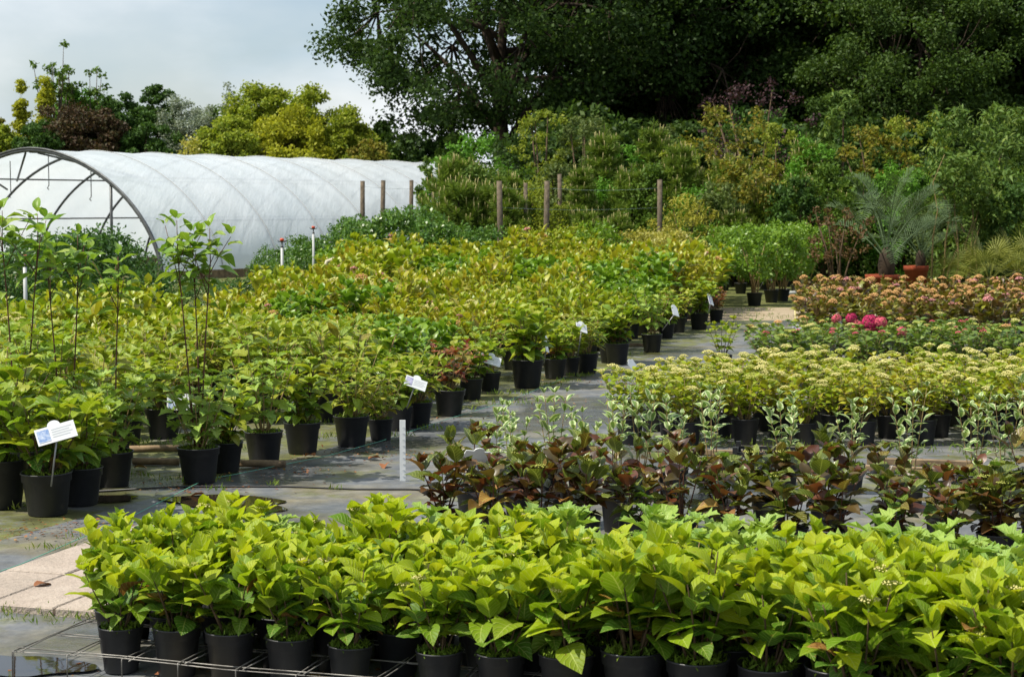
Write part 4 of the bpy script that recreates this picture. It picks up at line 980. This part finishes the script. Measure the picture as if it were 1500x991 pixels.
def fan_mesh(seed, r=.42, mat='fanpalm'):
    rnd = random.Random(seed); mb = MB().tube([(0, 0, 0), (.28, 0, .02), (.55, 0, 0)], [.008, .006, .004], 4); c = Vector((.55, 0, 0))
    for k in range(22):
        a = -1.9 + 3.8 * k / 21; d = Vector((math.cos(a), math.sin(a), .15 * math.cos(a * 2))).normalized(); wv = Vector((-d.y, d.x, 0)) * .010; l = r * rnd.uniform(.85, 1.1)
        mb.add([c, c + d * l * .5 - wv, c + d * l - Vector((0, 0, .06)), c + d * l * .5 + wv], [(0, 1, 2, 3)])
    return mb.mesh('fan', mat)
FN = [fan_mesh(890 + k) for k in range(3)]
def fanpalm(px, Yq, label, n=16, s=1.0, z=.2):
    p = at(px, 300, Yq); e = empty('fan_palm', (p.x, Yq, -.016), 0, s); tag(e, label, 'palm', 'fan palms near the right edge'); rnd = random.Random(int(px))
    obj('pot', POT10[0], e, Matrix.Scale(1.3, 4)); obj('soil', POT10[1], e, Matrix.Scale(1.3, 4)); obj('trunk', MB().lathe([(.07, .2), (.09, .3), (.05, .42)], 10).mesh('trunk', 'bark'), e)
    for k in range(n):
        obj('fan', FN[k % 3], e, Matrix.Translation((0, 0, .36)) @ Matrix.Rotation(k * 2.39996, 4, 'Z') @ Matrix.Rotation(-1.25 + 1.25 * k / n, 4, 'Y') @ Matrix.Scale(rnd.uniform(.8, 1.05), 4))
fanpalm(1452, 31.5, 'yellow green fan palm before the dark trees at right', s=1.05)
fanpalm(1492, 33.5, 'fan palm half hidden at the right picture edge', s=1.2)
fanpalm(1405, 34, 'small fan palm between bamboo canes and larger fan palm', s=.8)
for k, (px, Yq, t) in enumerate([(1367, 34.5, 225), (1380, 35, 240), (1388, 35.4, 265), (1398, 35, 230), (1412, 35.8, 255), (1421, 36, 280), (1430, 36.2, 262)]):
    p = at(px, 300, Yq); H = hgt(t, Yq); e = empty('young_tree', (p.x, Yq, -.016)); tag(e, 'thin bare stemmed young tree, %s from left beside the palm' % ORD[k], 'tree', 'thin stemmed young trees beside the palm')
    rr = random.Random(k); pts = [Vector((.05 * q * rr.uniform(-1, 1) + .04 * q * k % .2, .05 * rr.uniform(-1, 1), H * q / 5)) for q in range(6)]
    obj('stem', MB().tube(pts, [.022 - .003 * q for q in range(6)], 6).mesh('stem', 'bamboocane'), e)
    f = obj('foliage', clump_leaves([(pts[5].x + rr.uniform(-.3, .3), rr.uniform(-.3, .3), H * rr.uniform(.72, 1.02)) for _ in range(12)], [.24] * 12, 34, .15, 'compound', 895 + k, .3, .5, .3), e); f['kind'] = 'stuff'

# ---- the oak and the wood behind
OAK = tree_spec(900, 13.5, 6.6, 'oak', base=.22, n=250, per=230, size=.17, width=.65, trunk=.42, clump=.15, limbs=15)
put(OAK, 'oak_tree', 735, 63, 'large spreading dark oak tree against the sky', 'tree', None, 1.0, .4)
WD = [tree_spec(910 + k, 14, 5.2, m_, base=.10, n=150, per=380, size=.17, width=.65, trunk=.32, clump=.19, limbs=12) for k, m_ in enumerate(('oak', 'oak', 'wood1', 'wood1'))]
wood = [(950, 68, 1, 1.0), (965, 64, 0, 1.0), (1045, 66, 1, .95), (1105, 72, 2, .9), (1225, 67, 0, .85), (1300, 63, 2, .98), (1375, 66, 1, .95), (1440, 61, 0, 1.0), (1510, 63, 3, .98), (1570, 62, 2, 1.0), (1000, 76, 2, 1.0), (1270, 76, 1, .9), (1400, 76, 2, 1.0), (985, 80, 0, 1.0), (1480, 72, 1, 1.0), (1080, 80, 1, .8), (1340, 58, 3, .7), (1180, 66, 3, .62)]
for k, (px, Yq, v, s) in enumerate(sorted(wood)):
    put(WD[v], 'woodland_tree', px, Yq, '%s tree, %s from left in the dark wood right of the oak' % (('dark green', 'very dark', 'deep green', 'dense green')[v], ordn(k)), 'tree', 'trees of the wood on the right', s, k * 2.1)
# understorey row closing the view below the crowns
US = [shrub_spec(930 + k, 4.6, 2.6, m_, 90, 110, .2, .6, clump=.22) for k, m_ in enumerate(('oak', 'wood1', 'dkgreen'))]
for k in range(14):
    px = 800 + k * 57; put(US[k % 3], 'understorey_shrub', px, 55 + (k * 5) % 4, 'dark leafy bush, %s from left along the foot of the wood' % ordn(k), 'shrub', 'bushes along the foot of the wood', .9 + .12 * ((k * 3) % 4) / 3, k * 1.4)

# ---- trees behind the tunnel
left = [
 (-5, 165, 64, 60, 'orangeolive', 'round_tree', 'brown green tree at the left picture edge', .15, 'round'), (34, 116, 65, 34, 'golden', 'golden_tree', 'slim golden yellow tree, leftmost behind the tunnel', .1, 'cone'), (70, 110, 66, 40, 'golden', 'golden_tree', 'second slim golden tree beside the sparse tall tree', .1, 'cone'),
 (112, 122, 69, 80, 'bright', 'green_tree', 'green tree behind the copper one', .15, 'round'), (108, 148, 62, 125, 'copper', 'copper_tree', 'dark copper leaved tree above the tunnel opening', .08, 'round'), (178, 132, 63, 80, 'dkgreen', 'dark_tree', 'dark brown green tree right of the copper one', .08, 'round'),
 (150, 150, 62, 80, 'copper', 'copper_tree', 'second copper tree touching the dark green one', .08, 'round'), (232, 121, 67, 66, 'dkgreen', 'dark_tree', 'dark green round tree behind the silver tree', .1, 'round'), (218, 168, 62, 90, 'dkgreen', 'dark_tree', 'lower dark green tree over the tunnel ridge', .08, 'round'),
 (284, 132, 64, 96, 'silver', 'silver_tree', 'silver grey leaved tree in the middle of the tree line', .08, 'round'), (338, 114, 67, 46, 'silver', 'silver_tree', 'slim silver tree rising beside the yellow green tree', .1, 'cone'), (272, 203, 60, 54, 'goldshrub', 'elder_shrub', 'pale cream flowering bush just above the tunnel ridge', .1, 'round'),
 (330, 168, 61, 90, 'olive', 'olive_tree', 'olive green tree before the silver trees', .1, 'round'), (388, 120, 64, 110, 'olive', 'maple_tree', 'yellow green large round tree above the tunnel', .1, 'round'), (458, 122, 64, 120, 'olive', 'maple_tree', 'second large yellow green tree nearer the oak', .1, 'round'), (425, 160, 62, 120, 'golden', 'maple_tree', 'lower yellowish tree between the two yellow green trees', .1, 'round'), (505, 165, 63, 90, 'olive', 'maple_tree', 'yellow green tree at the edge of the oak', .1, 'round'),
 (318, 150, 66, 80, 'wood2', 'green_tree', 'soft green tree between the silver and yellow green trees', .08, 'round'), (62, 178, 61, 80, 'dkgreen', 'dark_tree', 'low dark green tree under the golden trees', .08, 'round'), (15, 182, 62, 70, 'olive', 'olive_tree', 'low olive tree left of the golden trees', .08, 'round'),
 (560, 176, 66, 80, 'dkgreen', 'conifer_tree', 'dark conifer below the oak crown', .06, 'cone'), (600, 198, 63, 74, 'wood2', 'leafy_shrub', 'light green bush over the far tunnel end', .1, 'round'), (640, 205, 62, 80, 'dkgreen', 'leafy_shrub', 'dark green bush closing the gap right of the tunnel end', .06, 'round'), (672, 200, 60, 70, 'wood2', 'leafy_shrub', 'mid green bush under the oak right of the tunnel', .06, 'round'), (540, 205, 60, 70, 'orangeolive', 'leafy_shrub', 'brownish bush between yellow tree and conifer', .1, 'round')]
LS = {'olive': (.12, .7, 420), 'golden': (.12, .7, 300), 'copper': (.12, .6, 380), 'dkgreen': (.12, .6, 380), 'silver': (.10, .5, 260), 'bright': (.12, .6, 320), 'orangeolive': (.12, .6, 320), 'goldshrub': (.12, .7, 160), 'wood2': (.15, .6, 180)}
for k, (px, py, Yq, wpx, m_, nm, lab, bs, shp) in enumerate(left):
    H = hgt(py, Yq); R = wpx / 2 / F * Yq * 1.2; sz, wd, per = LS[m_]
    put(tree_spec(950 + k, H, R, m_, base=bs, n=80 if wpx < 60 else 150, per=per * (.3 if wpx < 60 else .55), size=sz, width=wd, trunk=.05 * R + .04, clump=.24 if wpx >= 60 else .42, limbs=7, shape=shp), nm, px, Yq, lab, 'tree' if 'tree' in nm else 'shrub', None, 1, k * 1.1)
# sparse tall tree over the copper one
def sparse(px, py, Yq, label, seed, wpx):
    H = hgt(py, Yq); R = wpx / 2 / F * Yq; rnd = random.Random(seed); mb = MB(); mb.tube([(0, 0, 0), (0, 0, H * .45), (.2, 0, H * .62)], [.14, .09, .06], 6); cs, rs_ = [], []
    for k in range(15):
        a = rnd.uniform(0, 6.28); q = R * rnd.uniform(.3, 1); e = Vector((q * math.cos(a), q * math.sin(a) * .6, H * rnd.uniform(.74, 1.0))); st = Vector((.1, 0, H * rnd.uniform(.4, .6)))
        m_ = st.lerp(e, .5) + Vector((q * .2 * math.cos(a), 0, -.3)); mb.tube([bez(st, m_, e, j / 5) for j in range(6)], [.045 - .007 * j for j in range(6)], 5); cs.append(tuple(e)); rs_.append(.22); cs.append(tuple(bez(st, m_, e, .8))); rs_.append(.16)
    put([('trunk', mb.mesh('trunk', 'post'), IDENT, None), ('crown', clump_leaves(cs, rs_, 26, .16, 'wood2', seed, .6), IDENT, 'stuff')], 'sparse_tree', px, Yq, label, 'tree')
sparse(78, 66, 67.5, 'tall sparse tree with bare twigs topped by leaf tufts', 990, 80)
sparse(128, 94, 68.5, 'lower sparse twiggy tree right of the tallest one', 991, 70)
# far tree line closing the horizon (one mass)
def treeline():
    rs = random.Random(3); cs, rr = [], []
    for k in range(420):
        x = rs.uniform(-75, 75); y = rs.uniform(112, 122); cs.append((x, y, rs.uniform(0, 1) ** 1.2 * (5.0 + 1.2 * math.sin(x * .3)))); rr.append(rs.uniform(1.0, 1.7))
    o = obj('treeline', clump_leaves(cs, rr, 120, .6, 'wood1', 77, .7, name='treeline')); tag(o, 'far dark tree line along the horizon behind everything', 'trees', None, 'stuff')
treeline()

# ================================================================== POLYTUNNEL
def tunnel():
    A = at(45, 300, 42.6); ax = Vector((.553, .833, 0)).normalized(); pw = Vector((ax.y, -ax.x, 0)); Wd, Ht, Ln, bay = 4.3, 3.02, 20.0, 2.0
    root = empty('polytunnel', (A.x, A.y, -.016)); tag(root, 'long white polythene tunnel greenhouse with open near end', 'greenhouse')
    def prof(u): return Ht * max(0, 1 - abs(u) ** 1.8) ** .55
    us = [-math.cos(PI * k / 48) for k in range(49)]
    def pt(u, s, dr=0.0):
        h = prof(u); return pw * (Wd * u * (1 + dr / Wd)) + Vector((0, 0, h * (1 + dr / Ht))) + ax * s
    V, Fs, ns = [], [], int(Ln / bay) * 14; rs = random.Random(8)
    for i in range(ns + 1):
        s = Ln * i / ns; ph = (s % bay) / bay; sag = -.03 * math.sin(PI * ph) ** .8 if 0 < ph < 1 else 0
        for j, u in enumerate(us):
            g = sag + .012 * math.sin(s * 3.1 + j * .8) * math.sin(PI * ph) + .01 * math.sin(s * 7 - j * .5) * math.sin(PI * ph); V.append(pt(u, s, .035 + g))
    n = len(us)
    for i in range(ns):
        for j in range(n - 1): Fs.append((i * n + j, i * n + j + 1, (i + 1) * n + j + 1, (i + 1) * n + j))
    obj('cover', MB().add(V, Fs).mesh('cover', 'film'), root)
    for k in range(int(Ln / bay) + 1):
        obj('hoop', MB().tube([pt(u, k * bay + (.02 if k == 0 else 0)) for u in us], .032 if k else .05, 8).mesh('hoop', 'hoop'), root)
    # rim of rolled film round the near end
    obj('film_edge', MB().tube([pt(u, -.02, .05) for u in us], .025, 8).mesh('film_edge', 'hoop'), root)
    for u in (0, -.55, .55, -.86, .86):
        obj('purlin', MB().tube([pt(u, 0, -.05), pt(u, Ln, -.05)], .02, 6).mesh('purlin', 'hoop'), root)
    for k in range(1, int(Ln / bay)):
        obj('strap', MB().tube([pt(u, k * bay, .045) for u in us[2:-2]], .008, 5).mesh('strap', 'pipe'), root)
    # near end frame: side posts and collar ties
    for u in (-.62, .62):
        q = pt(u, .05); obj('upright', MB().tube([Vector((q.x, q.y, 0)), q], .035, 8).mesh('upright', 'hoop'), root)
    for (u0, u1) in ((.05, .55), (.45, .64)):
        obj('brace', MB().tube([pt(u0, .06, -.06), pt(u1, 1.6, -.1)], .026, 6).mesh('brace', 'hoop'), root)
        obj('brace', MB().tube([pt(-u0, .06, -.06), pt(-u1, 1.6, -.1)], .026, 6).mesh('brace', 'hoop'), root)
    for u in (0.02, .36, -.3):
        q = pt(u, .5, -.04); obj('hanging_hook', MB().tube([q, q - Vector((0, 0, .8)), q - Vector((.04, 0, .86)), q - Vector((0, 0, .9))], .012, 5).mesh('hanging_hook', 'hoop'), root)
    # far end wall of film with a doorway arch
    W_, Fw = [], []
    for j, u in enumerate(us): q = pt(u, Ln - .05, -.01); W_ += [Vector((q.x, q.y, 0)), q]
    for j in range(n - 1): Fw.append((2 * j, 2 * j + 2, 2 * j + 3, 2 * j + 1))
    obj('end_wall', MB().add(W_, Fw).mesh('end_wall', 'film'), root)
    obj('door_arch', MB().tube([pw * (1.6 * u) + ax * (Ln - .12) + Vector((0, 0, 2.2 * max(0, 1 - abs(u) ** 2.4) ** .5)) for u in us], .05, 6).mesh('door_arch', 'hoop'), root)
    # base boards
    for sd_ in (-1, 1):
        R = Matrix(((ax.x, pw.x, 0), (ax.y, pw.y, 0), (0, 0, 1)))
        obj('base_board', MB().box(ax * (Ln / 2) + pw * (sd_ * (Wd + .02)) + Vector((0, 0, .1)), (Ln, .03, .2), R).mesh('base_board', 'timber', False), root)
tunnel()

# ================================================================== POSTS AND WIRES
posts = [(530, 265, 40, .055), (560, 264, 40.5, .055), (601, 264, 41, .05), (635, 266, 42, .05), (733, 265, 37, .06), (769, 268, 38.5, .045), (800, 265, 37.5, .06), (821, 255, 40.5, .05), (837, 262, 40, .05), (967, 263, 37, .055)]
pp = []
for k, (px, py, Yq, r) in enumerate(posts):
    p = at(px, py, Yq); h = p.z + .016; rr = random.Random(k); pp.append(Vector((p.x, Yq, p.z)))
    e = obj('fence_post', MB().tube([(0, 0, 0), (rr.uniform(-.01, .01), 0, h * .5), (rr.uniform(-.03, .03), 0, h)], [r * 1.05, r, r * .95], 9).mesh('fence_post', 'post'))
    e.location = (p.x, Yq, -.016); tag(e, 'weathered grey wooden fence post, %s from left of the post line' % ORD[k], 'post', 'wooden posts of the stock fence')
for k, (a, b, dz) in enumerate(((0, 3, .12), (4, 6, .12), (6, 9, .15), (4, 9, .55))):
    A_, B_ = pp[a] - Vector((0, 0, dz)), pp[b] - Vector((0, 0, dz)); B_.z = A_.z = min(A_.z, B_.z)
    pts = [A_.lerp(B_, q / 8) - Vector((0, 0, .05 * math.sin(PI * q / 8))) for q in range(9)]
    o = obj('fence_wire', MB().tube(pts, .003, 4).mesh('fence_wire', 'galvwire'))
    tag(o, ('thin wire strung between the posts before the tunnel', 'thin wire between the middle posts near the pines', 'upper thin wire running to the right wooden post', 'lower thin wire running to the right wooden post')[k], 'wire')

# ================================================================== SMALL THINGS
def label_board(px, py_base, px_t, py_t, w_, h_, yaw, tilt, roll, pic, label, zbase=None, Yq=None, back=False):
    """white label board with a rounded tab on a stake: foot pixel, board-centre pixel"""
    g = ground(px, py_base) if zbase is None else ground(px, py_base, zbase)
    c = at(px_t, py_t, g.y - .03)
    e = empty('plant_label', (g.x, g.y, g.z)); tag(e, label, 'plant label', 'white plant label boards')
    o = e.location
    cl = c - o
    R = (Matrix.Rotation(yaw, 3, 'Z') @ Matrix.Rotation(-tilt, 3, 'X') @ Matrix.Rotation(roll, 3, 'Y'))
    # outline in local X (width) / Z (height), thickness in Y
    out_ = [(-w_ / 2, -h_ / 2), (w_ / 2, -h_ / 2), (w_ / 2, h_ / 2)]
    rt = h_ * .36; out_ += [(rt * math.cos(a) + 0, h_ / 2 + rt * math.sin(a) * .8) for a in [PI * k / 8 for k in range(9)]]
    out_ += [(-w_ / 2, h_ / 2)]
    n = len(out_); V = [R @ Vector((x, sy, z)) + cl for sy in (-.002, .002) for x, z in out_]
    Fs = [tuple(range(n)), tuple(range(2 * n - 1, n - 1, -1))] + [(j, n + j, n + (j + 1) % n, (j + 1) % n) for j in range(n)]
    b = obj('board', MB().add(V, Fs).mesh('board', 'white', False), e)
    if pic:
        q = [(-w_ * .46, -h_ * .36), (-w_ * .16, -h_ * .36), (-w_ * .16, h_ * .36), (-w_ * .46, h_ * .36)]
        obj('picture', MB().add([R @ Vector((x, -.0035, z)) + cl for x, z in q], [(0, 1, 2, 3)]).mesh('picture', pic, False), b)
        mb = MB()
        for k in range(4):
            z = h_ * (.24 - .15 * k); x1 = w_ * (.42 - .07 * (k % 2)); mb.add([R @ Vector((x, -.0035, zz)) + cl for x, zz in ((-w_ * .1, z), (x1, z), (x1, z + h_ * .035), (-w_ * .1, z + h_ * .035))], [(0, 1, 2, 3)])
        obj('print', mb.mesh('print', 'greytext', False), b)
    st = cl + R @ Vector((0, .006, -h_ * .2)); obj('stake', MB().tube([(0, 0, 0), st], .005, 6).mesh('stake', 'metal'), e)
ZP = .18
label_board(75, 712, 82, 634, .21, .095, .2, .5, -.28, 'bluepic', 'tilted white label board on the frontmost left pot', .2)
label_board(262, 640, 272, 591, .25, .085, .0, .25, 0, 'bluepic', 'white label with blue picture behind the three stemmed dogwood', .15)
label_board(596, 597, 609, 561, .165, .085, .35, .55, .42, 'violetpic', 'white label with violet picture beside the path pots', .2)
label_board(708, 549, 719, 527, .185, .09, .35, .55, .36, 'pinkpic', 'white label with pink picture beside the path pots', .2)
label_board(846, 522, 852, 480, .125, .10, .7, .6, .35, 'violetpic', 'small white label over the far middle path pots', .2)
label_board(970, 484, 989, 456, .11, .12, .9, .5, .3, None, 'pale blank label near the far end of path row', .2)
label_board(1037, 462, 1041, 440, .10, .14, 1.0, .5, .4, 'violetpic', 'narrow white label turned sideways at the path row end', .2)
label_board(1112, 424, 1122, 404, .25, .12, .3, .4, .3, 'violetpic', 'white label on the potted shrubs beyond the gravel', .2)
label_board(797, 532, 800, 505, .05, .15, 1.1, .4, .3, None, 'thin white label edge-on at the wide path pot', .2)
label_board(716, 742, 697, 668, .15, .085, .35, -.75, .2, None, 'grey shaded label seen from behind among bronze hydrangeas', .12)
label_board(1039, 404, 1039, 389, .13, .07, 0, .3, 0, None, 'small pale label in front of the golden shrub')
label_board(1222, 388, 1222, 364, .2, .05, 0, .2, .15, None, 'small pale strip label under the red maple')
label_board(932, 560, 926, 534, .10, .08, .8, .4, -.5, None, 'grey label leaning at the path corner of the cream bed')

def thing(name, me, loc, label, cat, group=None):
    o = obj(name, me); o.location = loc; return tag(o, label, cat, group)
# white measuring post
g = ground(590, 704); hp = at(590, 615, g.y).z
e = empty('marker_post', g); tag(e, 'flat white marker post standing at the path edge', 'post')
obj('board', MB().box((0, 0, hp / 2), (.036, .012, hp)).mesh('board', 'white', False), e)
mk = MB()
for k in range(9): mk.box((.006, -.0072, hp * (.08 + .1 * k)), (.012, .002, .003))
obj('tick_marks', mk.mesh('tick_marks', 'greytext', False), e)
g = ground(1168, 505); hp = at(1162, 450, g.y).z
thing('tan_stick', MB().tube([(0, 0, 0), (-.02, 0, hp * .5), (-.035, 0, hp)], .009, 6).mesh('tan_stick', 'tan'), g, 'pale wooden stick standing at the pink flowered bed corner', 'stick')
label_board(1171, 505, 1168, 480, .12, .06, .3, .4, .25, 'violetpic', 'small white label tied by the pale wooden stick')
# sprinklers
def sprinkler(px, py_t, Yq, label):
    p = at(px, py_t, Yq); h = p.z + .016; e = empty('sprinkler', (p.x, Yq, -.016)); tag(e, label, 'sprinkler', 'irrigation sprinklers in the left bed')
    obj('riser', MB().tube([(0, 0, 0), (0, 0, h - .14)], .022, 10).mesh('riser', 'pipe'), e)
    obj('neck', MB().lathe([(.024, h - .142), (.024, h - .12), (.011, h - .115), (.011, h - .05), (.026, h - .045), (.026, h - .034)], 10).mesh('neck', 'blackplastic'), e)
    obj('arm', MB().tube([(-.07, 0, h - .03), (-.05, 0, h - .05), (.05, 0, h - .05), (.07, 0, h - .03)], .008, 6).mesh('arm', 'blackplastic'), e)
    obj('head', MB().lathe([(.02, h - .04), (.032, h - .034), (.032, h - .008), (.02, h)], 10).mesh('head', 'orange'), e)
sprinkler(36, 373, 20.8, 'orange topped sprinkler riser at the far left'); sprinkler(413, 349, 27.5, 'orange topped sprinkler left of the beige hose'); sprinkler(459, 331, 33.0, 'orange topped sprinkler close to the tunnel side')
# beige hose arch
a, b = at(472, 394, 27.3), at(512, 379, 27.3)
pts = [Vector((a.x - .05, 27.3, 0)), Vector((a.x, 27.3, a.z - .1)), Vector((a.x + .08, 27.3, b.z - .04)), Vector((a.x + .2, 27.3, b.z)), Vector((b.x, 27.3, b.z)), Vector((b.x + .12, 27.3, b.z - .08)), Vector((b.x + .18, 27.3, 0))]
o = obj('hose', MB().tube(pts, .035, 8).mesh('hose', 'beigehose')); tag(o, 'beige hose arching out of the left bed', 'hose')
# timber battens and pipes on the ground
def bar(p, q, r, mat, name, label, cat, square=False, z=None):
    a, b = ground(*p), ground(*q); c = (a + b) / 2; d = b - a
    R = Matrix.Rotation(math.atan2(d.y, d.x), 3, 'Z'); zz = (r if not square else r * .5) + .002
    mb = MB().box((0, 0, 0), (d.length, r * 2.2, r), R) if square else MB().tube([-d / 2, Vector((0, 0, .001)), d / 2], r, 8)
    o = obj(name, mb.mesh(name, mat, not square)); o.location = (c.x, c.y, zz); tag(o, label, cat, 'poles and battens on the ground'); return o
bar((190, 662), (262, 661), .022, 'timber', 'pole', 'round grey pole lying left of the three stemmed dogwood', 'pole')
bar((345, 684), (418, 685), .024, 'timber', 'pole', 'round pole end lying at the path edge', 'pole')
bar((195, 681), (262, 682), .024, 'timber', 'pole', 'lower round pole beside the single dogwood pot', 'pole')
bar((870, 498), (925, 499), .02, 'blackplastic', 'pipe', 'thin dark pipe lying across the far path edge', 'pipe')
bar((930, 484), (985, 486), .03, 'timber', 'batten', 'short timber batten before the far path pots', 'batten', True)
bar((905, 506), (960, 507), .03, 'timber', 'batten', 'timber batten beside the far airy hydrangea', 'batten', True)
bar((1130, 434), (1205, 432), .045, 'pipe', 'kerb_pipe', 'pale pipe lying beyond the gravel under the shrubs', 'pipe')
bar((1270, 678), (1440, 684), .035, 'timber', 'batten', 'long timber batten behind the variegated dogwoods', 'batten', True)
bar((1265, 688), (1420, 695), .03, 'timber', 'batten', 'second long timber batten nearer the bronze plants', 'batten', True)
bar((1000, 664), (1120, 668), .03, 'timber', 'batten', 'timber batten left of the black crate', 'batten', True)
# teal string along the path
sp_ = [ground(px, py, .012) for px, py in ((-40, 850), (30, 826), (200, 752), (300, 702), (345, 694), (480, 667), (560, 645), (660, 612), (750, 585), (830, 552))]
o = obj('string_line', MB().tube(sp_, .0022, 4).mesh('string_line', 'teal')); tag(o, 'thin teal string stretched along the path edge', 'string')
# fabric overlap edge (a slightly raised seam across the path)
sp_ = [ground(px, py, .006) for px, py in ((130, 720), (260, 712), (420, 712), (520, 716), (600, 716), (720, 722))]
o = obj('fabric_seam', MB().tube(sp_, .006, 5).mesh('fabric_seam', 'blackplastic')); tag(o, 'dark overlapping fabric edge crossing the path', 'seam')
# black crates
def crate(px, py, rz, label, s=1.0):
    g = ground(px, py); e = empty('plastic_crate', g, rz, s); tag(e, label, 'crate', 'black plastic crates'); L_, W_, H_ = .4, .3, .13
    obj('base', MB().box((0, 0, .01), (L_, W_, .012)).mesh('base', 'blackplastic', False), e)
    for (cx, cy, ln, rot) in ((0, -W_ / 2, L_, 0), (0, W_ / 2, L_, 0), (-L_ / 2, 0, W_, PI / 2), (L_ / 2, 0, W_, PI / 2)):
        mb = MB(); mb.box((0, 0, H_), (ln, .012, .02)); mb.box((0, 0, .026), (ln, .012, .018)); n = int(ln / .022)
        for k in range(n): 
            x = -ln / 2 + (k + .5) * ln / n
            mb.box((x, 0, .076), (.005, .006, .1), Matrix.Rotation(.5, 3, 'Y')); mb.box((x, 0, .076), (.005, .005, .1), Matrix.Rotation(-.5, 3, 'Y'))
        obj('side', mb.mesh('side', 'blackplastic', False), e, Matrix.Translation((cx, cy, 0)) @ Matrix.Rotation(rot, 4, 'Z'))
    for sx in (-1, 1):
        for sy in (-1, 1): obj('corner_post', MB().box((sx * L_ / 2, sy * W_ / 2, .085), (.03, .03, .17)).mesh('corner_post', 'blackplastic', False), e)
crate(1125, 690, -.2, 'black lattice plastic crate among the variegated dogwoods'); crate(1462, 742, .3, 'black plastic crate at right edge behind the bronze row')

# ground cover: grass tufts and moss around the pots (one mass)
def tufts():
    rs = np.random.RandomState(12); C, D, S = [], [], []
    spots = [(75, 805, .12, 30), (110, 790, .1, 20), (60, 905, .28, 120), (140, 905, .16, 60), (20, 900, .12, 40), (205, 700, .1, 20), (262, 706, .16, 70), (320, 706, .1, 40), (470, 640, .3, 160), (470, 618, .3, 120), (590, 640, .12, 50), (640, 630, .16, 60), (675, 602, .14, 50), (745, 578, .2, 70), (850, 552, .16, 90), (805, 566, .14, 60), (835, 560, .14, 60), (740, 592, .3, 90), (315, 720, .06, 20), (490, 718, .05, 16), (400, 712, .05, 14),
             (1250, 655, .5, 140), (1100, 650, .5, 140), (1000, 645, .4, 100), (1400, 660, .5, 140), (1320, 690, .5, 90), (640, 975, .3, 60), (590, 955, .2, 50), (500, 930, .3, 40), (1130, 985, .3, 40), (940, 505, .25, 60), (905, 520, .3, 80), (1040, 478, .4, 120), (1085, 462, .6, 160), (1150, 466, .7, 180), (300, 640, .3, 120), (215, 652, .3, 120), (360, 660, .2, 60), (130, 712, .12, 30), (10, 745, .2, 40), (1100, 455, .4, 80)]
    for px, py, r, k in spots:
        g = ground(px, py); a = rs.rand(k) * 6.283; q = r * np.sqrt(rs.rand(k)); h = rs.uniform(.015, .06, k)
        if py > 890 and px < 200: h *= .8
        d = unit(rs.randn(k, 3) * np.array([.45, .45, .1]) + np.array([0, 0, 1.0])); C.append(np.stack([g.x + q * np.cos(a), g.y + q * np.sin(a) * .6, np.zeros(k)], 1) + d * h[:, None] * .5 + np.array([0, 0, .004])); D.append(d); S.append(h)
    C = np.concatenate(C); D = np.concatenate(D); S = np.concatenate(S); Nn = rs.randn(len(C), 3); Nn = unit(Nn - D * np.sum(Nn * D, 1)[:, None])
    o = obj('grass_tufts', card_mesh('grass_tufts', C, D, Nn, S, .16, 'grass', 4, .02)); tag(o, 'small grass tufts and weeds growing beside the pots', 'grass', None, 'stuff')
tufts()
def crumbs():
    rs = np.random.RandomState(21); C = []
    for px, py, r, k in [(130, 770, .5, 120), (60, 780, .4, 120), (300, 712, .5, 120), (430, 690, .5, 120), (560, 668, .6, 120), (640, 960, .7, 260), (300, 990, .6, 120), (900, 970, .7, 200), (700, 620, .8, 120), (800, 590, .8, 100), (60, 870, .4, 60), (1000, 660, .8, 120), (1300, 690, 1., 200), (870, 560, .8, 120)]:
        g = ground(px, py); C.append(np.stack([g.x + rs.randn(k) * r * .5, g.y + rs.randn(k) * r * .35, np.full(k, .007)], 1))
    C = np.concatenate(C); D = unit(rs.randn(len(C), 3) * np.array([1, 1, .15])); Nn = rs.randn(len(C), 3) * .3 + np.array([0, 0, 1]); Nn = unit(Nn - D * np.sum(Nn * D, 1)[:, None])
    o = obj('ground_litter', card_mesh('ground_litter', C, D, Nn, rs.uniform(.008, .032, len(C)), .55, 'deadleaf', 5, .12)); tag(o, 'small bits of leaf litter and compost scattered on the path', 'litter', None, 'stuff')
crumbs()
# fallen leaves
Rf = random.Random(9)
fall = [(600, 960), (585, 978), (560, 930), (730, 925), (705, 930), (760, 940), (820, 905), (470, 985), (640, 880), (215, 686), (460, 668), (540, 672), (565, 680), (1140, 975), (905, 960), (1000, 975), (620, 900), (780, 905), (870, 915), (690, 905), (50, 858), (300, 725), (640, 990)]
for k, (px, py) in enumerate(sorted(fall)):
    g = ground(px, py, .037 if px < 100 else .012); o = obj('fallen_leaf', leaf_mesh('ovate', 'deadleaf', k % 4)); o.location = g; o.rotation_euler = (Rf.uniform(-.3, .3), Rf.uniform(-.2, .1), Rf.uniform(0, 6)); o.scale = (.09, .09, .09)
    tag(o, 'dry brown fallen leaf on the ground, %s from the picture left' % ordn(k), 'leaf', 'fallen leaves on the ground')
